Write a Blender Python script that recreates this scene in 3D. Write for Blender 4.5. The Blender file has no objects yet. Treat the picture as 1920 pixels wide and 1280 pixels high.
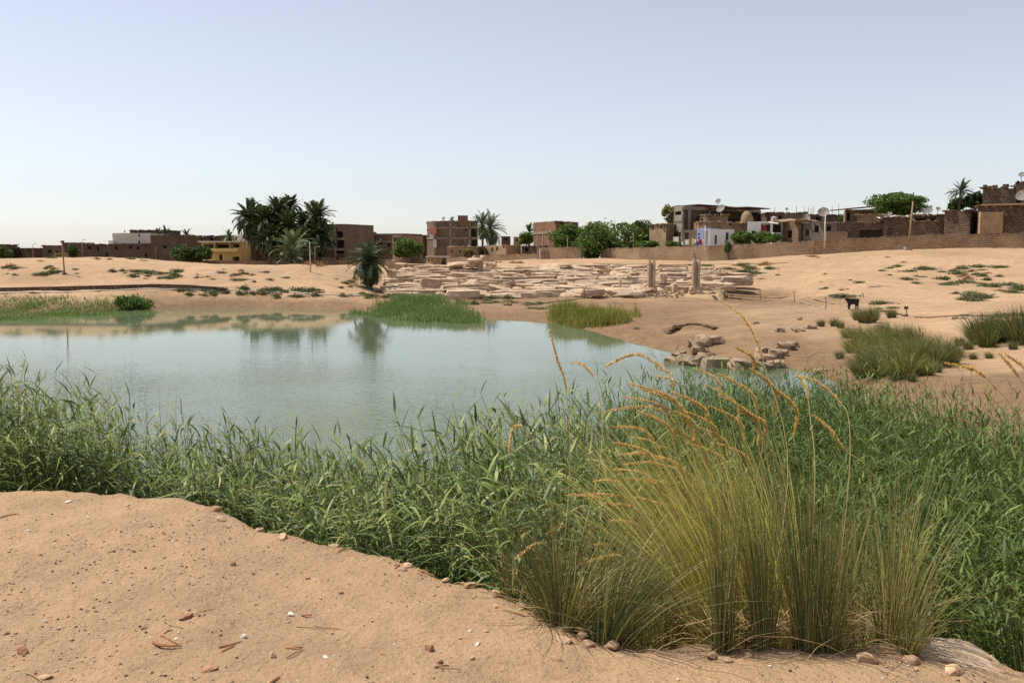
import bpy, bmesh, math, random
import numpy as np
from mathutils import Vector, Matrix

SC = bpy.context.scene
COL = SC.collection
R = math.radians

# ------------------------------------------------------------------ camera
FPX, CX, CY, HORIZON = 1663.0, 960.0, 640.0, 470.0      # measured on a 1920x1280 frame
CAM = np.array((0.0, 0.0, 1.65))
PITCH = math.atan((CY - HORIZON) / FPX)
cam_data = bpy.data.cameras.new('camera')
cam_data.sensor_fit = 'HORIZONTAL'; cam_data.sensor_width = 36.0
cam_data.lens = FPX / 1920.0 * 36.0
cam_data.clip_start = 0.05; cam_data.clip_end = 6000.0
cam = bpy.data.objects.new('camera', cam_data); COL.objects.link(cam)
cam.location = CAM; cam.rotation_euler = (R(90) - PITCH, 0, 0)
SC.camera = cam

# ------------------------------------------------------------------ sky and sun
SUN_EL, SUN_AZ = R(63), R(-74)            # azimuth from +Y (view direction), negative = left
to_sun = Vector((math.sin(SUN_AZ) * math.cos(SUN_EL), math.cos(SUN_AZ) * math.cos(SUN_EL), math.sin(SUN_EL)))
world = bpy.data.worlds.new('World'); SC.world = world; world.use_nodes = True
wn = world.node_tree.nodes; wl = world.node_tree.links
sky = wn.new('ShaderNodeTexSky'); sky.sky_type = 'NISHITA'; sky.sun_disc = False
sky.sun_elevation = SUN_EL; sky.sun_rotation = SUN_AZ
sky.altitude = 0; sky.air_density = 1.0; sky.dust_density = 0.5; sky.ozone_density = 2.5
pale = wn.new('ShaderNodeHueSaturation'); pale.inputs['Saturation'].default_value = 0.47     # dusty, washed-out desert sky
warm = wn.new('ShaderNodeMix'); warm.data_type = 'RGBA'; warm.blend_type = 'MULTIPLY'; warm.inputs[0].default_value = 1.0
warm.inputs[7].default_value = (1.02, 1.005, 1.025, 1)
wl.new(sky.outputs[0], pale.inputs['Color']); wl.new(pale.outputs[0], warm.inputs[6])
wl.new(warm.outputs[2], wn['Background'].inputs[0]); wn['Background'].inputs[1].default_value = 0.124
sun_data = bpy.data.lights.new('sun', 'SUN'); sun_data.energy = 5.0; sun_data.angle = R(0.5)
sun_data.color = (1.0, 0.94, 0.84)
sun = bpy.data.objects.new('sun', sun_data); COL.objects.link(sun)
sun.rotation_euler = to_sun.to_track_quat('Z', 'Y').to_euler()
SC.view_settings.view_transform = 'Standard'; SC.view_settings.look = 'None'
SC.view_settings.gamma = 1.0; SC.view_settings.use_curve_mapping = False
SC.view_settings.exposure = 0.20
SC.render.engine = 'CYCLES'
SC.cycles.use_denoising = False
SC.cycles.max_bounces = 6; SC.cycles.diffuse_bounces = 2; SC.cycles.transparent_max_bounces = 8
SC.cycles.transmission_bounces = 3; SC.cycles.glossy_bounces = 3

# ------------------------------------------------------------------ measuring helpers
_cp, _sp = math.cos(PITCH), math.sin(PITCH)
def ray(px, py):
    a = (px - CX) / FPX; b = (CY - py) / FPX
    return np.array((a, _cp + b * _sp, -_sp + b * _cp))
def at(px, py, Y):                         # the point at distance Y seen at that place
    d = ray(px, py); return CAM + d * (Y / d[1])
def on_z(px, py, z):                       # the point at height z seen at that place
    d = ray(px, py); return CAM + d * ((z - CAM[2]) / d[2])
def x_at(px, Y): return at(px, HORIZON, Y)[0]
def z_at(py, Y): return at(CX, py, Y)[2]

# ------------------------------------------------------------------ noise
def _hash(ix, iy, seed):
    h = (ix.astype(np.int64) * 374761393 + iy.astype(np.int64) * 668265263 + seed * 974711) & 0x7fffffff
    h = ((h ^ (h >> 13)) * 1274126177) & 0x7fffffff
    return ((h ^ (h >> 16)) & 0xffff) / 65535.0
def vnoise(x, y, seed=0):
    x = np.asarray(x, float); y = np.asarray(y, float)
    ix = np.floor(x); iy = np.floor(y); fx = x - ix; fy = y - iy
    fx = fx * fx * (3 - 2 * fx); fy = fy * fy * (3 - 2 * fy)
    a = _hash(ix, iy, seed); b = _hash(ix + 1, iy, seed); c = _hash(ix, iy + 1, seed); d = _hash(ix + 1, iy + 1, seed)
    return (a + (b - a) * fx) * (1 - fy) + (c + (d - c) * fx) * fy - 0.5
def fbm(x, y, seed=0, n=4):
    s = 0.0; a = 1.0
    for k in range(n):
        s = s + a * vnoise(x * 2 ** k, y * 2 ** k, seed + k); a *= 0.5
    return s
def sstep(a, b, x):
    t = np.clip((x - a) / (b - a), 0, 1); return t * t * (3 - 2 * t)

# ------------------------------------------------------------------ mesh helpers
def np_mesh(name, V, F, smooth=False):
    """V (n,3) array, F (m,k) array of faces with k corners each"""
    V = np.asarray(V, np.float32); F = np.asarray(F, np.int32)
    me = bpy.data.meshes.new(name)
    m, k = F.shape
    me.vertices.add(len(V)); me.vertices.foreach_set('co', V.ravel())
    me.loops.add(m * k); me.loops.foreach_set('vertex_index', F.ravel())
    me.polygons.add(m)
    me.polygons.foreach_set('loop_start', np.arange(0, m * k, k, dtype=np.int32))
    me.polygons.foreach_set('loop_total', np.full(m, k, np.int32))
    if smooth: me.polygons.foreach_set('use_smooth', np.ones(m, bool))
    me.update(calc_edges=True); me.validate()
    return me
def link(name, me, mat=None, parent=None):
    o = bpy.data.objects.new(name, me); COL.objects.link(o)
    if mat is not None and len(me.materials) == 0: me.materials.append(mat)
    if parent is not None: o.parent = parent
    return o
def tag(o, label=None, cat=None, group=None, kind=None):
    if label: o['label'] = label
    if cat: o['category'] = cat
    if group: o['group'] = group
    if kind: o['kind'] = kind
    return o
def empty(name, loc, rz=0.0):
    o = bpy.data.objects.new(name, None); COL.objects.link(o)
    o.location = loc; o.rotation_euler = (0, 0, rz); o.empty_display_size = 0.2
    return o
def under(o, parent):                       # parent a world-space mesh object to an unrotated Empty, keeping its place
    o.parent = parent; o.location = o.location - parent.location; return o

class MB:
    """collects polygons (with uv in metres) for one mesh"""
    def __init__(s): s.v = []; s.f = []; s.uv = []; s.mi = []
    def poly(s, pts, uv=None, m=0):
        n = len(s.v); s.v += [tuple(map(float, p)) for p in pts]
        s.f.append(tuple(range(n, n + len(pts)))); s.mi.append(m)
        s.uv.append(uv if uv else [(0, 0)] * len(pts))
    def box(s, c, sz, rz=0.0, m=0, tilt=None):
        hx, hy, hz = sz[0] / 2, sz[1] / 2, sz[2] / 2
        ca, sa = math.cos(rz), math.sin(rz)
        P = []
        for (x, y, z) in ((-hx,-hy,-hz),(hx,-hy,-hz),(hx,hy,-hz),(-hx,hy,-hz),(-hx,-hy,hz),(hx,-hy,hz),(hx,hy,hz),(-hx,hy,hz)):
            v = Vector((x, y, z))
            if tilt is not None: v = tilt @ v
            P.append((c[0] + v.x * ca - v.y * sa, c[1] + v.x * sa + v.y * ca, c[2] + v.z))
        for q, (w, h) in (((0,1,5,4),(sz[0],sz[2])),((1,2,6,5),(sz[1],sz[2])),((2,3,7,6),(sz[0],sz[2])),((3,0,4,7),(sz[1],sz[2])),((4,5,6,7),(sz[0],sz[1])),((3,2,1,0),(sz[0],sz[1]))):
            s.poly([P[i] for i in q], [(0,0),(w,0),(w,h),(0,h)], m)
    def tube(s, pts, rad, n=6, m=0):
        pts = [Vector(p) for p in pts]
        if not hasattr(rad, '__len__'): rad = [rad] * len(pts)
        rings = []
        for i, p in enumerate(pts):
            t = (pts[min(i + 1, len(pts) - 1)] - pts[max(i - 1, 0)]).normalized()
            a = t.cross(Vector((0, 0, 1)) if abs(t.z) < 0.9 else Vector((1, 0, 0))).normalized(); b = t.cross(a)
            rings.append([p + (a * math.cos(2*math.pi*k/n) + b * math.sin(2*math.pi*k/n)) * rad[i] for k in range(n)])
        for i in range(len(pts) - 1):
            for k in range(n):
                s.poly([rings[i][k], rings[i][(k+1) % n], rings[i+1][(k+1) % n], rings[i+1][k]], None, m)
        s.poly(rings[0][::-1], None, m); s.poly(rings[-1], None, m)
    def build(s, name, mats, parent=None, smooth=False):
        me = bpy.data.meshes.new(name); me.from_pydata(s.v, [], s.f)
        if not isinstance(mats, (list, tuple)): mats = [mats]
        for mt in mats: me.materials.append(mt)
        me.polygons.foreach_set('material_index', s.mi)
        l = me.uv_layers.new(name='UVMap')
        l.data.foreach_set('uv', [c for u in s.uv for p in u for c in p])
        bm = bmesh.new(); bm.from_mesh(me); bmesh.ops.remove_doubles(bm, verts=bm.verts, dist=1e-4)
        if smooth:
            for f in bm.faces: f.smooth = True
        bm.to_mesh(me); bm.free(); me.update()
        o = bpy.data.objects.new(name, me); COL.objects.link(o)
        if parent is not None: under(o, parent)
        return o

# ------------------------------------------------------------------ materials
def new_mat(name):
    m = bpy.data.materials.new(name); m.use_nodes = True
    nt = m.node_tree; b = nt.nodes['Principled BSDF']
    return m, nt, b
def N(nt, t, **kw):
    n = nt.nodes.new(t)
    for k, v in kw.items(): setattr(n, k, v)
    return n
def ramp(nt, fac, stops, interp='LINEAR'):
    r = N(nt, 'ShaderNodeValToRGB'); r.color_ramp.interpolation = interp
    e = r.color_ramp.elements
    while len(e) < len(stops): e.new(0.5)
    for i, (p, c) in enumerate(stops): e[i].position = p; e[i].color = (*c, 1)
    if fac is not None: nt.links.new(fac, r.inputs[0])
    return r.outputs[0]
def noise(nt, co, scale, detail=4.0, rough=0.55):
    n = N(nt, 'ShaderNodeTexNoise'); n.inputs['Scale'].default_value = scale
    n.inputs['Detail'].default_value = detail; n.inputs['Roughness'].default_value = rough
    if co is not None: nt.links.new(co, n.inputs['Vector'])
    return n
def mix(nt, fac, a, b, mode='MIX'):
    n = N(nt, 'ShaderNodeMix', data_type='RGBA', blend_type=mode)
    for i, v in ((0, fac), (6, a), (7, b)):
        if isinstance(v, (int, float)): n.inputs[i].default_value = v
        elif isinstance(v, tuple): n.inputs[i].default_value = (*v, 1)
        else: nt.links.new(v, n.inputs[i])
    return n.outputs[2]
def math_n(nt, op, a, b=0.0, clamp=False):
    n = N(nt, 'ShaderNodeMath', operation=op, use_clamp=clamp)
    for i, v in ((0, a), (1, b)):
        if isinstance(v, (int, float)): n.inputs[i].default_value = v
        else: nt.links.new(v, n.inputs[i])
    return n.outputs[0]
def bump(nt, b, h, strength, dist):
    n = N(nt, 'ShaderNodeBump'); n.inputs['Strength'].default_value = strength; n.inputs['Distance'].default_value = dist
    nt.links.new(h, n.inputs['Height']); nt.links.new(n.outputs[0], b.inputs['Normal'])
    return n
def spec(b, v, rough):
    b.inputs['Specular IOR Level'].default_value = v; b.inputs['Roughness'].default_value = rough
def vary(nt, colour, amount=0.25):          # a shade of its own for every copy of a thing
    oi = N(nt, 'ShaderNodeObjectInfo')
    hsv = N(nt, 'ShaderNodeHueSaturation'); nt.links.new(colour, hsv.inputs['Color'])
    v = math_n(nt, 'MULTIPLY_ADD', oi.outputs['Random'], amount); v.node.inputs[2].default_value = 1 - amount / 2
    nt.links.new(v, hsv.inputs['Value']); return hsv.outputs[0]

def leaf_mat(name, cols, trans=0.3, rough=0.5, sp=0.3, per_object=0.0):
    """foliage: one shade for each blade or leaf"""
    m, nt, b = new_mat(name)
    g = N(nt, 'ShaderNodeNewGeometry')
    n = len(cols)
    c = ramp(nt, g.outputs['Random Per Island'], [(i / max(n - 1, 1), cc) for i, cc in enumerate(cols)])
    if per_object: c = vary(nt, c, per_object)
    nt.links.new(c, b.inputs['Base Color']); spec(b, sp, rough)
    t = N(nt, 'ShaderNodeBsdfTranslucent'); nt.links.new(mix(nt, 0.5, c, mix(nt, 1.0, c, (1.15, 1.2, 0.55), 'MULTIPLY')), t.inputs[0])
    ms = N(nt, 'ShaderNodeMixShader'); ms.inputs[0].default_value = trans
    nt.links.new(b.outputs[0], ms.inputs[1]); nt.links.new(t.outputs[0], ms.inputs[2])
    nt.links.new(ms.outputs[0], nt.nodes['Material Output'].inputs[0])
    return m

def plain(name, col, rough=0.8, sp=0.2, var=0.12, scale=6.0, bmp=0.0, per_object=0.0):
    m, nt, b = new_mat(name)
    tc = N(nt, 'ShaderNodeNewGeometry')
    nz = noise(nt, tc.outputs['Position'], scale, 5.0, 0.6)
    lo = tuple(c * (1 - var) for c in col); hi = tuple(min(1, c * (1 + var)) for c in col)
    c = ramp(nt, nz.outputs['Fac'], [(0.3, lo), (0.7, hi)])
    if per_object: c = vary(nt, c, per_object)
    nt.links.new(c, b.inputs['Base Color']); spec(b, sp, rough)
    if bmp: bump(nt, b, nz.outputs['Fac'], 0.8, bmp)
    return m

def masonry(name, c1, c2, mortar, bw=0.5, bh=0.16, mort=0.03, patch=None, bmp=0.03, stain=0.35):
    """brick or rough stone courses, mapped in metres along the wall"""
    m, nt, b = new_mat(name)
    uv = N(nt, 'ShaderNodeUVMap', uv_map='UVMap')
    geo = N(nt, 'ShaderNodeNewGeometry')
    wob = noise(nt, uv.outputs[0], 1.6, 3.0)
    wv = N(nt, 'ShaderNodeVectorMath', operation='SCALE'); nt.links.new(wob.outputs['Color'], wv.inputs[0]); wv.inputs['Scale'].default_value = bh * 1.5
    ad = N(nt, 'ShaderNodeVectorMath', operation='ADD'); nt.links.new(uv.outputs[0], ad.inputs[0]); nt.links.new(wv.outputs[0], ad.inputs[1])
    bt = N(nt, 'ShaderNodeTexBrick'); bt.offset = 0.5
    bt.inputs['Scale'].default_value = 1.0; bt.inputs['Brick Width'].default_value = bw; bt.inputs['Row Height'].default_value = bh
    bt.inputs['Mortar Size'].default_value = mort; bt.inputs['Mortar Smooth'].default_value = 0.4
    bt.inputs['Color1'].default_value = (*c1, 1); bt.inputs['Color2'].default_value = (*c2, 1); bt.inputs['Mortar'].default_value = (*mortar, 1)
    nt.links.new(ad.outputs[0], bt.inputs['Vector'])
    st = noise(nt, geo.outputs['Position'], 0.45, 6.0, 0.65)
    c = mix(nt, 1.0, bt.outputs['Color'], ramp(nt, st.outputs['Fac'], [(0.3, (1 - stain,) * 3), (0.72, (1 + stain * 0.6,) * 3)]), 'MULTIPLY')
    if patch:
        pn = noise(nt, geo.outputs['Position'], 0.22, 4.0, 0.6)
        c = mix(nt, ramp(nt, pn.outputs['Fac'], [(0.52, (0, 0, 0)), (0.60, (1, 1, 1))]), c, patch)
    nt.links.new(c, b.inputs['Base Color']); spec(b, 0.15, 0.9)
    fine = noise(nt, geo.outputs['Position'], 7.0, 4.0)
    hgt = math_n(nt, 'SUBTRACT', math_n(nt, 'MULTIPLY', fine.outputs['Fac'], 0.6), bt.outputs['Fac'])
    bump(nt, b, hgt, 0.9, bmp)
    return m

M = {}
def build_ground_mat():
    m, nt, b = new_mat('sandy_earth')
    geo = N(nt, 'ShaderNodeNewGeometry'); P = geo.outputs['Position']
    big = noise(nt, P, 0.10, 5.0, 0.6); mid = noise(nt, P, 1.3, 6.0, 0.65); fin = noise(nt, P, 38.0, 4.0, 0.7)
    c = ramp(nt, big.outputs['Fac'], [(0.28, (0.300, 0.194, 0.114)), (0.5, (0.382, 0.252, 0.150)), (0.72, (0.455, 0.308, 0.188))])
    c = mix(nt, 1.0, c, ramp(nt, mid.outputs['Fac'], [(0.25, (0.72, 0.70, 0.68)), (0.5, (1, 1, 1)), (0.8, (1.14, 1.12, 1.10))]), 'MULTIPLY')
    c = mix(nt, 1.0, c, ramp(nt, fin.outputs['Fac'], [(0.28, (0.70, 0.67, 0.64)), (0.45, (1, 1, 1)), (0.8, (1.1, 1.1, 1.1))]), 'MULTIPLY')
    # scattered dark grit and pale flecks
    vo = N(nt, 'ShaderNodeTexVoronoi', feature='F1'); vo.inputs['Scale'].default_value = 30.0; vo.inputs['Randomness'].default_value = 1.0
    nt.links.new(P, vo.inputs['Vector'])
    grit = math_n(nt, 'LESS_THAN', vo.outputs['Distance'], 0.17)
    pick = N(nt, 'ShaderNodeSeparateColor'); nt.links.new(vo.outputs['Color'], pick.inputs[0])
    dark = math_n(nt, 'MULTIPLY', grit, math_n(nt, 'GREATER_THAN', pick.outputs[0], 0.62))
    pale = math_n(nt, 'MULTIPLY', grit, math_n(nt, 'LESS_THAN', pick.outputs[0], 0.16))
    c = mix(nt, math_n(nt, 'MULTIPLY', dark, 0.55), c, (0.16, 0.085, 0.05))
    c = mix(nt, math_n(nt, 'MULTIPLY', pale, 0.6), c, (0.66, 0.52, 0.40))
    vo2 = N(nt, 'ShaderNodeTexVoronoi', feature='F1'); vo2.inputs['Scale'].default_value = 85.0; nt.links.new(P, vo2.inputs['Vector'])
    g2 = math_n(nt, 'LESS_THAN', vo2.outputs['Distance'], 0.2); p2 = N(nt, 'ShaderNodeSeparateColor'); nt.links.new(vo2.outputs['Color'], p2.inputs[0])
    c = mix(nt, math_n(nt, 'MULTIPLY', math_n(nt, 'MULTIPLY', g2, math_n(nt, 'GREATER_THAN', p2.outputs[0], 0.7)), 0.5), c, (0.18, 0.10, 0.06))
    c = mix(nt, math_n(nt, 'MULTIPLY', math_n(nt, 'MULTIPLY', g2, math_n(nt, 'LESS_THAN', p2.outputs[0], 0.12)), 0.5), c, (0.68, 0.55, 0.42))
    # damp mud along the waterline, broken by noise
    sx = N(nt, 'ShaderNodeSeparateXYZ'); nt.links.new(P, sx.inputs[0])
    nz = noise(nt, P, 0.55, 5.0, 0.65)
    hgt = math_n(nt, 'ADD', sx.outputs[2], math_n(nt, 'MULTIPLY', math_n(nt, 'SUBTRACT', nz.outputs['Fac'], 0.5), 0.75))
    mr = N(nt, 'ShaderNodeMapRange'); nt.links.new(hgt, mr.inputs[0])
    mr.inputs[1].default_value = -0.98; mr.inputs[2].default_value = -1.48; mr.inputs[3].default_value = 0.0; mr.inputs[4].default_value = 1.0
    wet = noise(nt, P, 3.0, 6.0, 0.7)
    vd = N(nt, 'ShaderNodeVectorMath', operation='DISTANCE'); nt.links.new(P, vd.inputs[0]); vd.inputs[1].default_value = (8.6, 16.5, -1.2)
    md = N(nt, 'ShaderNodeMapRange'); nt.links.new(math_n(nt, 'ADD', vd.outputs['Value'], math_n(nt, 'MULTIPLY', nz.outputs['Fac'], 4.0)), md.inputs[0])
    md.inputs[1].default_value = 7.2; md.inputs[2].default_value = 5.2; md.inputs[3].default_value = 0.0; md.inputs[4].default_value = 0.85      # the churned mud flat
    wetness = math_n(nt, 'MAXIMUM', math_n(nt, 'MULTIPLY', mr.outputs[0], 0.9), md.outputs[0])
    c = mix(nt, wetness, c, ramp(nt, wet.outputs['Fac'], [(0.3, (0.125, 0.072, 0.038)), (0.7, (0.235, 0.146, 0.080))]))
    nt.links.new(c, b.inputs['Base Color']); spec(b, 0.12, 0.95)
    h = math_n(nt, 'ADD', math_n(nt, 'MULTIPLY', mid.outputs['Fac'], 2.2), math_n(nt, 'MULTIPLY', fin.outputs['Fac'], 0.35))
    h = math_n(nt, 'ADD', h, math_n(nt, 'MULTIPLY', math_n(nt, 'ADD', dark, pale), 0.25))
    bump(nt, b, h, 1.0, 0.05)
    return m
def build_water_mat():
    m, nt, b = new_mat('turbid_water')
    geo = N(nt, 'ShaderNodeNewGeometry'); P = geo.outputs['Position']
    big = noise(nt, P, 0.07, 3.0)
    c = ramp(nt, big.outputs['Fac'], [(0.3, (0.094, 0.122, 0.068)), (0.7, (0.124, 0.154, 0.090))])
    nt.links.new(c, b.inputs['Base Color']); b.inputs['IOR'].default_value = 1.333
    spec(b, 0.33, 0.03)
    mp = N(nt, 'ShaderNodeMapping'); mp.inputs['Scale'].default_value = (1.0, 2.0, 1.0); mp.inputs['Rotation'].default_value = (0, 0, R(12))
    nt.links.new(P, mp.inputs['Vector'])
    w1 = noise(nt, mp.outputs[0], 3.2, 3.0, 0.5); w2 = noise(nt, mp.outputs[0], 9.0, 2.0, 0.5)
    # breeze: ripples in the open middle, near calm water at the far bank
    br = noise(nt, P, 0.11, 3.0)
    sx = N(nt, 'ShaderNodeSeparateXYZ'); nt.links.new(P, sx.inputs[0])
    mr = N(nt, 'ShaderNodeMapRange', interpolation_type='SMOOTHSTEP'); nt.links.new(sx.outputs[1], mr.inputs[0])
    mr.inputs[1].default_value = 12.0; mr.inputs[2].default_value = 34.0; mr.inputs[3].default_value = 1.0; mr.inputs[4].default_value = 0.035
    amp = math_n(nt, 'MULTIPLY', mr.outputs[0], ramp(nt, br.outputs['Fac'], [(0.35, (0.35,) * 3), (0.6, (1,) * 3)]))
    h = math_n(nt, 'MULTIPLY', math_n(nt, 'ADD', w1.outputs['Fac'], math_n(nt, 'MULTIPLY', w2.outputs['Fac'], 0.35)), amp)
    bump(nt, b, h, 1.0, 0.030)
    return m
M['ground'] = build_ground_mat()
M['water'] = build_water_mat()
M['reed'] = leaf_mat('reed_leaf', [(0.042, 0.066, 0.018), (0.088, 0.132, 0.036), (0.155, 0.212, 0.060), (0.235, 0.295, 0.095), (0.36, 0.34, 0.14)], 0.24, 0.45, 0.2)
M['reed_bright'] = leaf_mat('reed_leaf_bright', [(0.038, 0.064, 0.014), (0.078, 0.122, 0.028), (0.13, 0.182, 0.046), (0.20, 0.25, 0.075)], 0.22, 0.5, 0.15)
M['tuft'] = leaf_mat('tussock_blade', [(0.10, 0.12, 0.042), (0.20, 0.21, 0.068), (0.34, 0.30, 0.11), (0.50, 0.39, 0.16), (0.15, 0.165, 0.055)], 0.36, 0.45, 0.35)
M['tuft_green'] = leaf_mat('tussock_blade_green', [(0.055, 0.074, 0.030), (0.105, 0.128, 0.046), (0.17, 0.185, 0.066), (0.36, 0.27, 0.11)], 0.28, 0.45, 0.35)
M['tuft_gold'] = leaf_mat('tussock_blade_golden', [(0.24, 0.26, 0.075), (0.52, 0.48, 0.15), (0.74, 0.63, 0.22), (0.80, 0.64, 0.28), (0.40, 0.40, 0.12)], 0.45, 0.4, 0.5)
M['straw'] = leaf_mat('dry_straw', [(0.36, 0.24, 0.11), (0.50, 0.36, 0.18), (0.26, 0.16, 0.08)], 0.15, 0.6, 0.2)
M['plume'] = leaf_mat('seed_head', [(0.58, 0.37, 0.14), (0.72, 0.50, 0.21), (0.84, 0.66, 0.34)], 0.35, 0.6, 0.2)
M['stalk'] = leaf_mat('seed_stalk', [(0.42, 0.36, 0.13), (0.48, 0.38, 0.17)], 0.1, 0.5, 0.3)
M['marsh'] = leaf_mat('marsh_grass', [(0.12, 0.18, 0.055), (0.19, 0.27, 0.08), (0.27, 0.33, 0.12)], 0.3, 0.5, 0.25)
M['marsh_yellow'] = leaf_mat('marsh_grass_yellow', [(0.14, 0.17, 0.04), (0.27, 0.27, 0.065), (0.38, 0.33, 0.10)], 0.3, 0.5, 0.25)
M['shrub'] = leaf_mat('desert_shrub', [(0.085, 0.105, 0.050), (0.13, 0.15, 0.070), (0.18, 0.19, 0.09), (0.24, 0.18, 0.09)], 0.15, 0.7, 0.15, 0.4)
M['shrub_dry'] = leaf_mat('dry_shrub', [(0.28, 0.17, 0.08), (0.38, 0.23, 0.11), (0.22, 0.13, 0.06)], 0.15, 0.7, 0.1, 0.3)
M['tree'] = leaf_mat('tree_leaf', [(0.040, 0.065, 0.020), (0.065, 0.105, 0.030), (0.095, 0.145, 0.040)], 0.25, 0.5, 0.25)
M['tree_bright'] = leaf_mat('tree_leaf_bright', [(0.055, 0.095, 0.020), (0.095, 0.155, 0.032), (0.14, 0.20, 0.045)], 0.28, 0.5, 0.25)
M['tree_dry'] = leaf_mat('tree_leaf_dry', [(0.14, 0.13, 0.04), (0.22, 0.19, 0.06), (0.28, 0.23, 0.09)], 0.25, 0.6, 0.2)
M['palm'] = leaf_mat('palm_leaflet', [(0.036, 0.054, 0.024), (0.066, 0.092, 0.040), (0.105, 0.135, 0.058)], 0.15, 0.5, 0.2)
M['palm_green'] = leaf_mat('palm_leaflet_green', [(0.065, 0.095, 0.030), (0.11, 0.15, 0.045), (0.16, 0.19, 0.07)], 0.22, 0.4, 0.4)
M['bark'] = plain('palm_bark', (0.13, 0.095, 0.065), 0.95, 0.1, 0.4, 9.0, 0.05)
M['wood'] = plain('weathered_wood', (0.30, 0.20, 0.12), 0.85, 0.15, 0.25, 12.0)
M['stone'] = plain('ruin_stone', (0.42, 0.305, 0.205), 0.92, 0.12, 0.30, 3.2, 0.06, 0.38)
M['stone_grey'] = plain('bank_stone', (0.29, 0.208, 0.136), 0.9, 0.12, 0.25, 4.0, 0.03, 0.25)
M['pebble'] = plain('pebble', (0.44, 0.29, 0.18), 0.9, 0.12, 0.35, 14.0, 0.004, 0.45)
M['pebble_red'] = plain('red_pebble', (0.33, 0.18, 0.105), 0.9, 0.12, 0.3, 14.0, 0.003, 0.3)
M['pebble_pale'] = plain('pale_flake', (0.66, 0.58, 0.48), 0.9, 0.12, 0.15, 14.0, 0.003, 0.2)
M['twig'] = plain('dry_twig', (0.34, 0.17, 0.08), 0.85, 0.15, 0.3, 30.0, 0.0, 0.5)
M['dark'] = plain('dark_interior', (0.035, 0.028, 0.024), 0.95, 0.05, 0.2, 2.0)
M['goat'] = plain('black_hide', (0.018, 0.015, 0.014), 0.7, 0.3, 0.3, 20.0)
M['metal'] = plain('galvanised_metal', (0.42, 0.40, 0.37), 0.6, 0.4, 0.15, 4.0)
M['dish'] = plain('dish_metal', (0.20, 0.175, 0.15), 0.6, 0.3, 0.2, 3.0, 0.0, 0.3)
M['hose'] = plain('old_hose', (0.30, 0.21, 0.13), 0.8, 0.2, 0.3, 3.0)
M['pipe_white'] = plain('pale_pipe', (0.55, 0.47, 0.37), 0.7, 0.2, 0.2, 3.0)
M['mud'] = plain('mud_plaster', (0.36, 0.245, 0.145), 0.95, 0.1, 0.2, 1.4, 0.04)
M['concrete'] = plain('concrete', (0.27, 0.215, 0.165), 0.9, 0.15, 0.2, 1.5, 0.02)
M['white'] = plain('white_plaster', (0.74, 0.70, 0.63), 0.9, 0.15, 0.08, 1.0)
M['cream'] = plain('cream_plaster', (0.60, 0.54, 0.46), 0.9, 0.15, 0.08, 0.6)
M['yellow'] = plain('yellow_plaster', (0.62, 0.46, 0.20), 0.9, 0.15, 0.08, 0.8)
M['blue'] = plain('blue_plaster', (0.36, 0.40, 0.58), 0.9, 0.15, 0.10, 0.8)
M['grey_house'] = plain('grey_render', (0.27, 0.235, 0.19), 0.92, 0.12, 0.2, 1.1, 0.03)
M['brick'] = masonry('fired_brick', (0.225, 0.145, 0.097), (0.17, 0.108, 0.073), (0.24, 0.185, 0.135), 0.26, 0.085, 0.02)
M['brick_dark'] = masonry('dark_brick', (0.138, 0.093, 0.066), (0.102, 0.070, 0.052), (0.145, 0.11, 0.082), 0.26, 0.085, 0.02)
M['brick_red'] = masonry('red_brick', (0.29, 0.145, 0.085), (0.22, 0.115, 0.07), (0.25, 0.17, 0.12), 0.26, 0.085, 0.02)
M['mudbrick'] = masonry('mud_brick', (0.38, 0.26, 0.16), (0.30, 0.20, 0.125), (0.21, 0.14, 0.088), 0.55, 0.19, 0.03, None, 0.06)
M['mudbrick_tan'] = masonry('tan_mud_brick', (0.47, 0.335, 0.21), (0.39, 0.27, 0.17), (0.28, 0.19, 0.12), 0.4, 0.14, 0.03, None, 0.04)
M['rough_stone'] = masonry('rough_dark_stone', (0.245, 0.165, 0.113), (0.165, 0.112, 0.078), (0.085, 0.058, 0.042), 0.48, 0.23, 0.04, None, 0.12, 0.5)
M['wood_dark'] = plain('dark_timber', (0.13, 0.085, 0.055), 0.9, 0.1, 0.3, 5.0)
M['thatch'] = plain('straw_heap', (0.30, 0.215, 0.12), 0.95, 0.05, 0.35, 8.0, 0.08)
# ================================================================== terrain
WATER = -1.70
# near bank: the lip of the dirt terrace, measured where it meets the reeds
_edge_px = [(0,908),(180,914),(290,929),(380,944),(440,964),(520,985),(640,1012),(720,1036),(770,1052),(860,1090),(950,1126),(990,1142),(1040,1170),(1100,1196),
            (1200,1215),(1300,1222),(1400,1225),(1500,1223),(1600,1222),(1660,1214),(1700,1221),(1745,1240),(1800,1238),(1860,1240),(1920,1262)]
EDGE = np.array([on_z(a, b, 0.0)[:2] for a, b in _edge_px])
EDGE = np.vstack([[(-30, 9.5), (-12, 7.6), (-6, 6.6)], EDGE, [(3.2, 3.2), (6, 2.4), (12, 1.0), (30, -3.0)]])
def edge_y(X): return np.interp(X, EDGE[:, 0], EDGE[:, 1])

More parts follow.
